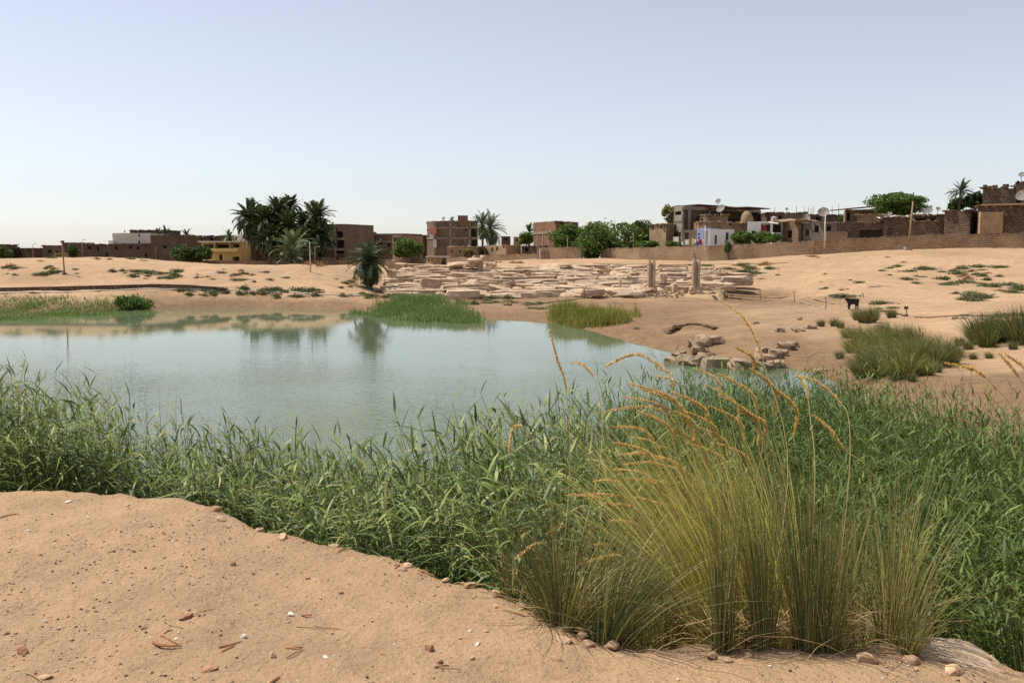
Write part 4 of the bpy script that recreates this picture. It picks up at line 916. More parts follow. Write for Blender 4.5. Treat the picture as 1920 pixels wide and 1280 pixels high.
    B('low tan brick yard wall with a pale top', [(1548, 109), (1588, 108.5)], 434.5, M['mudbrick_tan'], [], 1.2, name='yard_wall', cat='wall', rough=0.03)
    B('dark sunken house with a sagging roof and deep shade', [(1566, 112.5), (1656, 111)], 418, M['rough_stone'], [(0, 1612, 431, 1654, 447, 'veranda'), (0, 1586, 433, 1590, 447, 'shutter')], 6, rough=0.14)
    sh = B('rooftop timber shack with a leaning roof before the spreading tree', [(1584, 117), (1640, 116)], 393, M['wood'], [(0, 1588, 396, 1594, 414, 'window'), (0, 1617, 395, 1638, 403, 'window')], 4, base=4.6, rough=0.05, name='shack', cat='shack')
    a = at(1581, 392, 114.5); b = at(1642, 387, 115.5); f = MB(); f.box(((a[0]+b[0])/2, 116.5, (a[2]+b[2])/2), (b[0]-a[0], 5, 0.14), R(3), 0, Matrix.Rotation(R(-5), 3, 'Y')); f.build('roof_sheet', M['wood_dark'], sh)
    B('brown parapet wall below the timber shack', [(1606, 113.5), (1655, 112.5)], 403, M['mudbrick'], [], 4, base=4.0, rough=0.08)
    B('stone house with white sheeting over its roof edge', [(1656, 110.5), (1706, 109.5)], 408, M['rough_stone'], [(0, 1664, 428, 1673, 441, 'shutter')], 6, rough=0.12)
    B('stone yard wall stepping up beside the leaning pole', [(1704, 109), (1770, 107.5)], 415, M['rough_stone'], [], 4, rough=0.28)
    B('brown back wall with a dark ledge above the stone yard', [(1712, 113), (1768, 112)], 403, M['mudbrick'], [(0, 1716, 406, 1755, 413, 'veranda')], 3, base=4.0, rough=0.08)
    B('tall rough stone house front with a shaded end', [(1768, 107), (1816, 105), (1829, 110)], 394.5, M['rough_stone'], [], rough=0.12)
    pl = B('long rough stone house with a mud-plastered panel', [(1829, 105.5), (1960, 102)], 386, M['rough_stone'], [], 6, rough=0.10)
    a = at(1830, 398, 105); b = at(1878, 438, 104); f = MB(); f.box(((a[0]+b[0])/2, 104.1, (a[2]+b[2])/2), (b[0]-a[0], 0.5, a[2]-b[2]), R(-2)); f.build('plaster_panel', M['mud'], pl)
    f = MB(); a = at(1830, 385, 105.2); b = at(1960, 385, 101.6); f.box(((a[0]+b[0])/2, (a[1]+b[1])/2, a[2] + 0.02), (b[0]-a[0], 0.7, 0.16), math.atan2(b[1]-a[1], b[0]-a[0])); f.build('coping_slab', M['mud'], pl)
    B('ruined upper stone storey climbing past the palm', [(1837, 112), (1900, 110)], 350, M['rough_stone'], [], 6, base=5.0, rough=0.45, seed=8)
    B('highest stone wall at the picture border carrying a dish', [(1899, 109.5), (1975, 107)], 341, M['rough_stone'], [(0, 1906, 366, 1918, 384, 'veranda')], 6, base=5.0, rough=0.35)
    B('low brick rooms with bare rods along the roof edge', [(1440, 128), (1510, 128)], 399, M['brick'], [(0, 1460, 404, 1466, 410, 'window')], 6, base=3.0, rough=0.1)
    B('far brown rooftops behind the bare rods', [(1505, 132), (1590, 130)], 403, M['brick_dark'], [(0, 1530, 407, 1537, 412, 'window')], 6, base=3.0, rough=0.12)
    # ---- walls
    wall_run('boundary_wall', 'low dark boundary wall in front of the palm grove', [(316, 489, 142), (420, 489.5, 143), (560, 489.5, 144), (722, 487, 142)], M['mudbrick'], rough=0.02, seed=2)
    wall_run('boundary_wall', 'brown boundary wall rising behind the ruins, from the hut to the great tree', [(722, 487, 141.8), (838, 484, 138), (905, 479.5, 133), (1009, 476, 128)], M['mudbrick_tan'], rough=0.02, seed=3)
    wall_run('boundary_wall', 'taller wall stretch with a metal gate beside the great tree', [(1008, 465, 127.5), (1092, 463.5, 124)], M['mudbrick_tan'], rough=0.02, seed=4)
    wall_run('boundary_wall', 'long brick boundary wall running from the great tree up the dune', [(1128, 467, 122), (1200, 464.5, 117), (1330, 461, 111), (1450, 456, 107.5), (1527, 452, 105.5)], M['mudbrick_tan'], rough=0.03, seed=5)
    wall_run('boundary_wall', 'crumbling brick wall on the dune crest under the stone houses', [(1527.5, 452.5, 105.4), (1640, 446, 103), (1700, 443, 101.5), (1800, 440, 99.5), (1970, 437, 96)], M['mudbrick'], rough=0.06, seed=6)
    g = MB(); a = at(1014, 470, 127); b = at(1037, 485, 126.6)
    for i in range(8): g.tube([(a[0] + (b[0]-a[0]) * i / 7, 126.4, b[2] - 0.1), (a[0] + (b[0]-a[0]) * i / 7, 126.4, a[2])], 0.035, 4)
    for z in (0.1, 0.55, 0.95): g.tube([(a[0], 126.4, b[2] + (a[2]-b[2]) * z), (b[0], 126.4, b[2] + (a[2]-b[2]) * z)], 0.03, 4)
    r = empty('gate', (a[0], 126.4, b[2])); tag(r, 'rusty barred gate leaning on the brown wall', 'gate'); g.build('bars', M['wood_dark'], r)
    f = MB(); f.tube([(a[0] - 0.1, 126.3, b[2] - 0.2), (a[0] - 0.1, 126.3, a[2] + 0.3)], 0.13, 8); f.build('gate_post', M['metal'], r)
    # ---- posts
    post(121, 513, 452, 58, 'lone brown lamp post with a boxy floodlight on the dunes', 0.045, 'box', lean=-0.05)
    post(63, 490, 458, 150, 'thin grey lamp post among the far western scrub', 0.05)
    post(155.5, 486, 451, 150, 'thin lamp post behind the long dark house row', 0.05)
    post(293, 487, 462, 150, 'short thin lamp post before the tall dark brown house', 0.05, 'plain')
    post(582, 508, 454, 61.5, 'pale lamp post standing on the sand before the palm grove', 0.045, 'lamp', mat=M['pipe_white'], arm=-1)
    post(591, 490, 464, 140, 'thin lamp post behind the pale one by the palm grove', 0.06, 'lamp')
    post(773, 486, 461, 140, 'slim pale lamp post in front of the round tree', 0.05, 'lamp', mat=M['pipe_white'])
    post(1064, 487, 445, 120, 'bare wooden pole in front of the brown wall by the great tree', 0.06, 'plain')
    post(1187, 468, 436, 121, 'slim pale lamp post against the big dark trees', 0.05, 'lamp', mat=M['pipe_white'], arm=-1)
    post(1321, 491, 424, 109, 'tall pale pole before the blue house', 0.07, 'plain', mat=M['pipe_white'])
    post(1546, 452, 403, 104.2, 'grey pole beside the big rooftop dish', 0.08, 'plain', mat=M['pipe_white'], z0=2.0)
    post(1702, 474, 378, 97, 'leaning wooden pole on a dark footing at the dune crest', 0.10, 'base', lean=0.32, mat=M['wood'])
    post(977, 480, 459, 131, 'short pole at the end of the low mud house', 0.05, 'plain', z0=0.5)
    # ---- dishes
    for a in ((1347, 377.5, 122, 5.2, 'small dish on a mast above the grey block', 391), (1352, 392, 120.5, 8.5, 'wide dish tilted over the ruined upper wall', 404), (1544, 399, 112, 10.5, 'biggest rooftop dish beside the grey pole', 414), (1475, 392, 122, 3, 'little dish above the bare brick rooms', 402),
              (1512, 408, 112.5, 7, 'dish lying tilted among the roof clutter', 416), (1732, 396, 110, 7, 'first of two pale dishes on the dark ledge', 406), (1742, 395, 109, 7, 'second of two pale dishes on the dark ledge', 406), (1759, 391.5, 108.5, 4, 'small round dish next to the stone house front', 402), (1668, 402, 111, 5, 'dish half hidden under the spreading tree', 410), (1916, 328, 109, 5.5, 'dish on the highest wall at the picture border', 341),
              (1918, 368, 103, 12, 'large dark dish leaning on the highest wall', 386), (832, 410, 144, 3.6, 'dish on the large brick block', 416), (234, 434, 168, 2, 'tiny dish on the white block', 438), (879, 461, 136, 2.4, 'small pale dish behind the low tan house', 466), (624, 418, 149, 2, 'tiny dish on the three-storey block', 422), (681, 432, 162, 2, 'tiny dish on the red-washed room', 436)):
        dish(a[0], a[1], a[2], a[3], a[4], a[5], az=_brng.uniform(-50, 20))
    # ---- roof clutter
    for i, (px, py0, py1, Y) in enumerate(((1515, 388, 414, 113), (1520, 390, 414, 113.2), (1524, 385, 412, 113.4), (1493, 385, 402, 125), (1508, 388, 404, 125), (1560, 387, 404, 127), (1572, 382, 404, 127.4), (1452, 388, 402, 126), (1541, 386, 402, 126.5))):
        post(px, py1, py0, Y, 'thin bare rod sticking up from the roofs behind the grey house', 0.035, 'plain', name='rod', group='bare rods on the roofs', z0=z_at(py1, Y), mat=M['wood_dark'])
    t = empty('water_tank', tuple(at(1451, 415, 114.5))); tag(t, 'grey water tank on the roof of the white house', 'tank')
    f = MB(); f.tube([(0, 0, 0), (0, 0, 0.5), (0, 0, 0.58)], [0.36, 0.36, 0.2], 14); a = f.build('tank_body', M['metal']); a.parent = t
    f = MB(); f.tube([(0, 0, 0.58), (0, 0, 0.66)], 0.12, 10); a = f.build('lid', M['metal']); a.parent = t
    hp = empty('straw_heap', tuple(at(1400, 419, 119.5))); tag(hp, 'beehive-shaped straw heap on the roof of the stepped house', 'straw heap')
    f = MB(); n = 16; R_ = [(1.0, 0), (1.0, .5), (0.92, 0.9), (0.72, 1.35), (0.4, 1.68), (0.1, 1.8)]
    for i in range(len(R_) - 1):
        for k in range(n):
            q = [(r * (1 + 0.09 * math.sin(5 * kk + 3 * z)) * math.cos(2*math.pi*kk/n), r * (1 + 0.09 * math.sin(5 * kk + 3 * z)) * math.sin(2*math.pi*kk/n), z) for r, z, kk in ((*R_[i], k), (*R_[i], (k+1) % n), (*R_[i+1], (k+1) % n), (*R_[i+1], k))]
            f.poly(q)
    a = f.build('heap', M['thatch'], smooth=True); a.parent = hp; hp.scale = (0.8, 0.8, 0.92)
    rng = np.random.default_rng(3); nn = 260; aa = rng.uniform(0, 6.28, nn); zz = rng.uniform(0.1, 1.75, nn); rr = np.interp(zz, [0, .5, .9, 1.35, 1.68, 1.8], [1, 1, .92, .72, .4, .1])
    V, F = strips(np.stack([rr*np.cos(aa), rr*np.sin(aa), zz], -1), aa, rng.uniform(R(-60), R(20), nn), np.full(nn, 0.4), rng.uniform(.15, .4, nn), np.full(nn, .04), (1, .7, .2), rng=rng); link('loose_straw', np_mesh('loose_straw', V, F), M['straw'], hp)
    for i, (x0, x1, y0, y1, mt, lb) in enumerate(((1297, 1301, 448, 460, 'cloth_yellow', 'yellow cloth hung on the line below the blue house'), (1301, 1309, 448.5, 456, 'cloth_white', 'white sheet hung on the line below the blue house'), (1309, 1316, 449, 459, 'cloth_red', 'red cloth hung on the line below the blue house'), (1305, 1309, 452, 461, 'cloth_blue', 'blue cloth hung below the white sheet'), (1316, 1320, 449, 458, 'cloth_white', 'narrow white cloth hung beside the red one'), (1262, 1273, 444, 453, 'cloth_white', 'pale laundry hung under the grey block'), (1284, 1292, 449, 459, 'cloth_white', 'white sheet drying by the brown entry'), (1278, 1281, 453, 460, 'cloth_white', 'small white cloth beside the drying sheet'))):
        Y = 112.5 - i * 0.05; a, b = at(x0, y0, Y), at(x1, y1, Y); f = MB(); k = 7
        for j in range(k - 1):
            u, v = j / (k - 1), (j + 1) / (k - 1); w = lambda q: 0.10 * math.sin(q * 9 + i)
            f.poly([(a[0] + (b[0]-a[0]) * u, Y + w(u), b[2]), (a[0] + (b[0]-a[0]) * v, Y + w(v), b[2] + 0.05 * math.sin(j)), (a[0] + (b[0]-a[0]) * v, Y + w(v) * .4, a[2]), (a[0] + (b[0]-a[0]) * u, Y + w(u) * .4, a[2])])
        tag(f.build('laundry', M[mt]), lb, 'laundry', 'laundry hung below the houses')
    for i, (px, py, w, mt) in enumerate(((1664, 410, 2.2, 'cloth_white'), (1684, 406.5, 1.6, 'cloth_white'), (1475, 413, 2.4, 'wood'), (1495, 412, 2.0, 'tin'), (1530, 415, 2.2, 'tin'), (1505, 414, 1.6, 'wood'), (1450, 418, 1.3, 'cream'))):
        Y = 112.0; p = at(px, py, Y); f = MB(); f.box((0, 0, 0), (w, 1.2, 0.08), 0.2 * i, 0, Matrix.Rotation(R((-1) ** i * 9), 3, 'X') @ Matrix.Rotation(R((-1) ** (i // 2) * 6), 3, 'Y'))
        o = f.build('roof_sheet_scrap', M[mt]); o.location = tuple(p)
        tag(o, ('crumpled white sheet on the roof of the stone house', 'smaller white sheet on the roof of the stone house', 'loose plank sheet on the rough brown house', 'tin sheet lying beside the plank sheet', 'tin sheet below the biggest dish', 'loose board behind the tilted dish', 'torn pale awning over the open yard')[i], 'roof sheet')
    # spire behind the pale block
    f = MB(); p = at(448, 441, 212); f.tube([(p[0], p[1], p[2]), (p[0], p[1], p[2] + 0.6), (p[0], p[1], z_at(431, 212))], [0.5, 0.3, 0.04], 8); tag(f.build('minaret_spire', M['cream']), 'slim pale spire above the far block', 'spire')
build_village()
# ================================================================== trees, palms and shrubs
def leaf_cards(rng, C, size, up=0.35):
    n = len(C); a = rng.normal(0, 1, (n, 3)); a[:, 2] = a[:, 2] * 0.8; a /= np.linalg.norm(a, axis=1)[:, None]
    b = rng.normal(0, 1, (n, 3)); b -= (a * b).sum(1)[:, None] * a; b /= np.linalg.norm(b, axis=1)[:, None]
    s = size * rng.uniform(0.6, 1.4, n)[:, None]; nrm = np.cross(a, b)
    V = np.stack([C - a * s, C + b * s * 0.45 + nrm * s * 0.15, C + a * s, C - b * s * 0.45 + nrm * s * 0.15], 1).reshape(-1, 3)
    j = np.arange(n) * 4
    return V, np.stack([j, j + 1, j + 2, j + 3], -1)
def broadleaf(px, py_base, py_top, w_px, Y, label, mat='tree', n=3600, seed=1, group='broadleaf trees among the houses', squash=1.0, size=0.24, z0=None, name='tree', lobes=16, cat='tree'):
    rng = np.random.default_rng(seed); X = x_at(px, Y); zb = gz(X, Y) if z0 is None else z0
    zt = z_at(py_top, Y); zl = z_at(py_base, Y); w = w_px / FPX * Y * 1.22; H = zt - zb
    o = empty(name, (X, Y, zb - 0.05)); tag(o, label, cat, group)
    cz = (zt + zl) / 2 - zb; rz = (zt - zl) / 2; rx = w / 2
    L = []                                            # clumps spread through the crown's volume
    for k in range(lobes):
        d = rng.normal(0, 1, 3); d /= np.linalg.norm(d); q = rng.uniform(0.50, 0.82)
        L.append((d * np.array((rx, rx * 0.9, rz)) * q + (0, 0, cz), rng.uniform(0.30, 0.46)))
    L.append((np.array((0, 0, cz)), 0.6))
    pts = []
    per = n // len(L)
    for c, s in L:
        d = rng.normal(0, 1, (per, 3)); d /= np.linalg.norm(d, axis=1)[:, None]
        r = rng.uniform(0.0, 1.0, (per, 1)) ** 0.35
        pts.append(c + d * r * np.array((rx, rx, rz)) * s * (1 + 0.12 * rng.normal(0, 1, (per, 1))))
    C = np.vstack(pts); C = C[C[:, 2] > 0.15]
    link('crown', np_mesh('crown', *leaf_cards(rng, C, size)), M[mat], o)
    mb = MB(); tr = max(0.06, rx * 0.06); top = max(cz, 0.4)
    mb.tube([(0, 0, -0.2), (0.05 * rx, 0, top * 0.5), (0, 0, top)], [tr * 1.3, tr, tr * 0.6], 7)
    for k in range(5):
        c = L[k][0]; mb.tube([(0, 0, top * (0.45 + 0.1 * k)), tuple((c + (0, 0, top * 0.6)) / 2 * (1, 1, 1)), tuple(c)], [tr * 0.5, tr * 0.35, tr * 0.15], 5)
    t = mb.build('trunk', M['bark']); t.parent = o
    return o
def frond_mesh(name, L, pairs, lw, droop, seed, ll=0.34):
    """one date-palm leaf along +X: arched rib and two rows of leaflets"""
    rng = np.random.default_rng(seed); s = np.linspace(0, 1, pairs + 4); e = -droop * s ** 1.5
    x = np.cumsum(np.cos(e)) * L / len(s); z = np.cumsum(np.sin(e)) * L / len(s)
    C = np.stack([x, 0 * x, z], -1); T = np.gradient(C, axis=0); T /= np.linalg.norm(T, axis=1)[:, None]
    Vs, Fs, nv = [], [], 0
    w = np.linspace(0.035, 0.008, len(s)) * L / 2.0
    V = np.stack([C + np.array((0, 1, 0)) * w[:, None], C + np.array((0, 0, 1)) * w[:, None], C - np.array((0, 1, 0)) * w[:, None]], 1).reshape(-1, 3); Vs.append(V)
    for i in range(len(s) - 1):
        for k in range(3): Fs.append((i*3+k, i*3+(k+1) % 3, i*3+3+(k+1) % 3, i*3+3+k))
    nv = len(V)
    for i in range(3, len(s)):
        env = math.sin(min(1, 0.15 + 0.9 * s[i]) * math.pi * 0.92) ** 0.6
        for sd in (-1, 1):
            d = T[i] * rng.uniform(0.55, 0.8) + np.array((0, sd, 0)) * 0.75 + np.array((0, 0, rng.uniform(0.0, 0.35))); d /= np.linalg.norm(d)
            l = ll * L / 2.0 * env * rng.uniform(0.8, 1.15); q = T[i] * lw / 2; tip = C[i] + d * l + np.array((0, 0, -0.16 * l)); mid = C[i] + d * l * 0.5 + np.array((0, 0, 0.02 * l))
            Vs.append(np.array([C[i] - q * 0.6, C[i] + q * 0.6, mid + q, tip + q * 0.1, tip - q * 0.1, mid - q])); Fs += [(nv, nv+1, nv+2, nv+5), (nv+5, nv+2, nv+3, nv+4)]; nv += 6
    return np_mesh(name, np.vstack(Vs), np.array(Fs))
_FR = {}
def palm(px, py_foot, py_crown, Y, frond_px, label, n=40, seed=1, lo=-35, group='date palms', mat='palm', lean=0.0, trunk_r=0.19, sep=False, z0=None, hide_trunk=False, lw=0.075, skirt=0, hi=86):
    rng = np.random.default_rng(seed); X = x_at(px, Y); zb = gz(X, Y) if z0 is None else z0
    zc = z_at(py_crown, Y); L = frond_px / FPX * Y * 1.3; H = max(0.3, zc - zb)
    o = empty('date_palm', (X, Y, zb - 0.05)); tag(o, label, 'palm tree', group)
    mb = MB(); k = 9; pts = [(lean * (i / (k-1)) ** 2, 0, H * i / (k - 1)) for i in range(k)]
    mb.tube(pts, [trunk_r * (1.25 if i == 0 else 1.0 - 0.15 * i / k) * (1 + 0.07 * (-1) ** i) for i in range(k)], 9)
    t = mb.build('trunk', M['bark']); t.parent = o
    key = (round(L, 1), lw, mat)
    if key not in _FR: _FR[key] = [frond_mesh('frond', L, 22, lw, R(dr), i) for i, dr in enumerate((30, 55, 80, 105))]
    frs = _FR[key]; cr = []
    for i in range(n + skirt):
        u = (i + 0.5) / n if i < n else 1.1
        el = R(hi + (lo - hi) * u ** 0.9) + rng.normal(0, R(6)) if i < n else R(rng.uniform(-70, -50)); az = i * 2.39996 + rng.normal(0, 0.2)
        me = frs[int(np.clip(rng.integers(0, 2) + (u > 0.35) + (u > 0.75), 0, 3))]
        mt = Matrix.Translation((lean, 0, H + (0.02 - 0.10 * u) * L)) @ Matrix.Rotation(az, 4, 'Z') @ Matrix.Rotation(-el, 4, 'Y') @ Matrix.Rotation(rng.normal(0, 0.25), 4, 'X') @ Matrix.Diagonal((*(rng.uniform(0.82, 1.08),) * 3, 1))
        cr.append((me, mt, i >= n))
    if sep:
        for me, mt, dead in cr:
            f = link('frond', me, M[mat], o); f.matrix_local = mt
    else:
        parts = []; cache = {}
        for me, mt, dead in cr:
            if me.name not in cache:
                v = np.empty(len(me.vertices) * 3); me.vertices.foreach_get('co', v); f = np.empty(len(me.loops), int); me.loops.foreach_get('vertex_index', f); cache[me.name] = (v.reshape(-1, 3), f.reshape(-1, 4))
            v, f = cache[me.name]; A = np.array(mt); parts.append((v @ A[:3, :3].T + A[:3, 3], f))
        link('crown', np_mesh('crown', *join(parts)), M[mat], o)
    return o
def build_trees():
    B = broadleaf
    B(345, 490, 461, 42, 140, 'rounded dark green bush before the brown terrace, nearer the tall dark house', 'tree', 3000, 1, name='bush', cat='bush', group='round bushes below the far terrace')
    B(372, 490, 462, 40, 141, 'rounded dark green bush touching the yellow house', 'tree', 3000, 2, name='bush', cat='bush', group='round bushes below the far terrace')
    B(770, 486, 442, 58, 139, 'large round green tree beside the slim pink-brown house', 'tree_bright', 4200, 3)
    B(137, 484, 459, 17, 156, 'slim dull green tree against the dark brick block', 'tree', 1200, 4)
    B(30, 474, 460, 24, 180, 'grey-green tree above the low dark house at the village edge', 'tree', 1200, 5)
    B(6, 492, 463, 26, 140, 'dark scrubby tree at the picture border', 'tree', 1500, 6)
    B(72, 488, 470, 18, 175, 'small far green tree behind the thin grey lamp post', 'tree', 700, 7)
    B(110, 486, 474, 14, 150, 'dusty bush beside the tan outhouse', 'tree_dry', 500, 71, name='bush', cat='bush')
    B(987, 459, 436, 28, 150, 'green tree behind the far small tan house', 'tree_bright', 1800, 8)
    B(1068, 466, 419, 66, 130, 'green tree covering the shaded end of the two-tone block', 'tree_bright', 3800, 9)
    B(1140, 486, 409, 104, 124, 'great spreading green tree overhanging the boundary wall', 'tree_bright', 8500, 10, lobes=26)
    B(1112, 488, 452, 40, 122.5, 'low hanging bough mass of green at the break in the wall', 'tree', 2200, 101, name='bush', cat='bush')
    B(1204, 466, 413, 52, 128, 'dark green tree between the great tree and the two-window house', 'tree', 3600, 11)
    B(1215, 464, 452, 40, 118.5, 'bright low bush along the wall below the two-window house', 'tree_bright', 1600, 12, name='bush', cat='bush')
    B(1262, 460, 451, 24, 118, 'small bright bush by the laundry under the grey block', 'tree_bright', 900, 13, name='bush', cat='bush')
    B(1253, 420, 384, 26, 136, 'dry yellowish tree behind the grey block', 'tree_dry', 1800, 14)
    B(1272, 398, 385, 20, 138, 'olive tree top peeking over the grey block', 'tree_dry', 700, 141)
    B(1389, 459, 432, 38, 112.5, 'clipped round bush in front of the low white house', 'tree_bright', 3200, 15, name='bush', cat='bush', size=0.16)
    B(1432, 458, 433, 46, 112, 'round bush in front of the red-curtained white house', 'tree_bright', 3200, 16, name='bush', cat='bush', size=0.16)
    B(1365, 474, 449, 13, 109.6, 'thin creeper bush hanging over the long wall', 'tree', 600, 17, name='bush', cat='bush', size=0.14)
    B(1680, 404, 362, 96, 122, 'wide spreading bright tree above the rooftop shack', 'tree_bright', 6500, 18, lobes=24)
    B(1590, 414, 404, 30, 126, 'far green tree top behind the sunken house', 'tree_bright', 700, 19)
    B(1825, 392, 361, 36, 116, 'dark green tree against the ruined stone storey', 'tree', 2600, 20)
    B(1790, 394, 370, 34, 117, 'green tree under the hilltop palm', 'tree', 2000, 21)
    B(878, 482, 464, 20, 134.5, 'small yellow-green tree before the low tan house', 'tree_dry', 1000, 22)
    # palms
    G = 'date palms of the grove'
    for i, (px, pc, Y, fr, lb, sk) in enumerate(((472, 408, 147, 30, 'palm at the yellow-house end of the grove', 8), (496, 413, 145, 29, 'second grove palm, its dead fronds hanging down the trunk', 14), (519, 401, 147, 29, 'third grove palm with a high thick crown', 8), (549, 389, 149, 22, 'tallest and slimmest palm of the grove', 2), (571, 425, 148, 30, 'broad lower palm under the tallest one', 6), (592, 408, 146, 29, 'palm at the brown-block end of the grove', 8), (545, 424, 144, 27, 'shaded low palm in the middle of the grove', 6), (600, 440, 145, 30, 'drooping palm beside the three-storey block', 8), (478, 432, 148, 27, 'low palm filling the yellow-house end of the grove', 6), (523, 428, 149, 26, 'dark low palm behind the hanging dead fronds', 6), (505, 446, 143, 26, 'stout low palm at the feet of the second and third', 8), (575, 452, 144, 26, 'stout low palm at the feet of the grove beside the young one', 8))):
        palm(px, 490, pc, Y, fr, lb, 84, 30 + i, -66, G, 'palm', lean=(i % 3 - 1) * 0.3, skirt=sk * 3, lw=0.20)
    palm(550, 492, 470, 134, 38, 'young upright palm with bright arching fronds before the grove', 30, 50, 25, 'young date palms', 'palm_green', trunk_r=0.25, lw=0.11, sep=True, hi=88)
    palm(545, 494, 487, 131, 32, 'stemless palm spreading at the foot of the upright young one', 30, 51, 4, 'young date palms', 'palm', trunk_r=0.2, lw=0.11)
    palm(691, 540, 490, 60, 35, 'lone low date palm in front of the ruins', 96, 52, -60, 'young date palms', 'palm', trunk_r=0.22, sep=True, skirt=16, lw=0.07)
    palm(905, 480, 421, 150, 22, 'palm behind the large brick block, half covered by its neighbour', 40, 53, -45, 'palms beside the large brick block', 'palm', lw=0.11, skirt=4)
    palm(920, 480, 428, 142, 27, 'full-crowned palm beside the large brick block', 48, 54, -50, 'palms beside the large brick block', 'palm', lw=0.10, skirt=8)
    palm(1793, 392, 360, 115, 22, 'windswept palm on the hill beside the stone houses', 26, 55, -15, 'hilltop palm', 'palm', lw=0.10, lean=0.2)
    palm(848, 416, 414, 152, 9, 'palm top showing over the large brick block', 20, 56, -20, 'palm tops behind the roofs', 'palm', lw=0.12)
    palm(312, 445, 440, 170, 14, 'palm top behind the tall dark brown house', 28, 57, -30, 'palm tops behind the roofs', 'palm', lw=0.13)
    palm(351, 450, 442, 175, 12, 'palm top behind the stepped brown houses', 28, 58, -30, 'palm tops behind the roofs', 'palm', lw=0.13)
    palm(430, 460, 446, 160, 15, 'low pale palm between the far block and the grove', 28, 59, -30, 'palm tops behind the roofs', 'palm_green', lw=0.13)
    palm(992, 460, 436, 152, 17, 'palm leaning out beside the two-tone block', 26, 60, -25, 'palm tops behind the roofs', 'palm', lw=0.12)
    palm(297, 446, 441, 172, 11, 'small palm top touching the white block', 22, 61, -30, 'palm tops behind the roofs', 'palm', lw=0.13)
build_trees()

# ------------------------------------------------------------------ desert shrubs
def shrub_mesh(name, n, seed, flat=0.45, size=0.065):
    rng = np.random.default_rng(seed); d = rng.normal(0, 1, (n, 3)); d[:, 2] = np.abs(d[:, 2]); d /= np.linalg.norm(d, axis=1)[:, None]
    C = d * rng.uniform(0.25, 1.0, (n, 1)) * np.array((1, 1, flat)) * (1 + 0.3 * np.sin(d[:, :1] * 5 + seed)); C[:, 2] += 0.02
    V1, F1 = leaf_cards(rng, C, size * 2.0)
    m = n // 3; a = rng.uniform(0, 6.28, m)
    V2, F2 = strips(np.zeros((m, 3)), a, rng.uniform(R(15), R(80), m), np.full(m, 0.3), rng.uniform(0.5, 1.05, m) * (0.55 + 0.45 * flat), np.full(m, size), (1, .8, .4), rng=rng)
    return np_mesh(name, *join([(V1, F1), (V2, F2)]))
SHR = [shrub_mesh('shrub_foliage', 260, i, (0.45, 0.6, 0.35, 0.5)[i % 4]) for i in range(6)]
for me in SHR: me.materials.append(M['shrub'])
SHD = [shrub_mesh('dry_shrub_foliage', 120, 20 + i, 0.5) for i in range(3)]
for me in SHD: me.materials.append(M['shrub_dry'])
def shrub(px, py, r_px, label, group, rng, dry=False, tall=1.0):
    X, Y, z = ground_hit(px, py, 12, 150)
    if z < WATER + 0.05: return None
    r = max(r_px / FPX * Y, 0.1) * 1.5
    o = bpy.data.objects.new('desert_shrub', (SHD if dry else SHR)[rng.integers(0, 3 if dry else 6)]); COL.objects.link(o)
    o.location = (X, Y, z - 0.03 * r); o.rotation_euler = (0, 0, rng.uniform(-0.45, 0.45)); o.scale = (r * rng.uniform(1.0, 1.7), r * rng.uniform(0.7, 1.0), r * rng.uniform(0.55, 1.0) * tall)
    return tag(o, label, 'shrub', group)
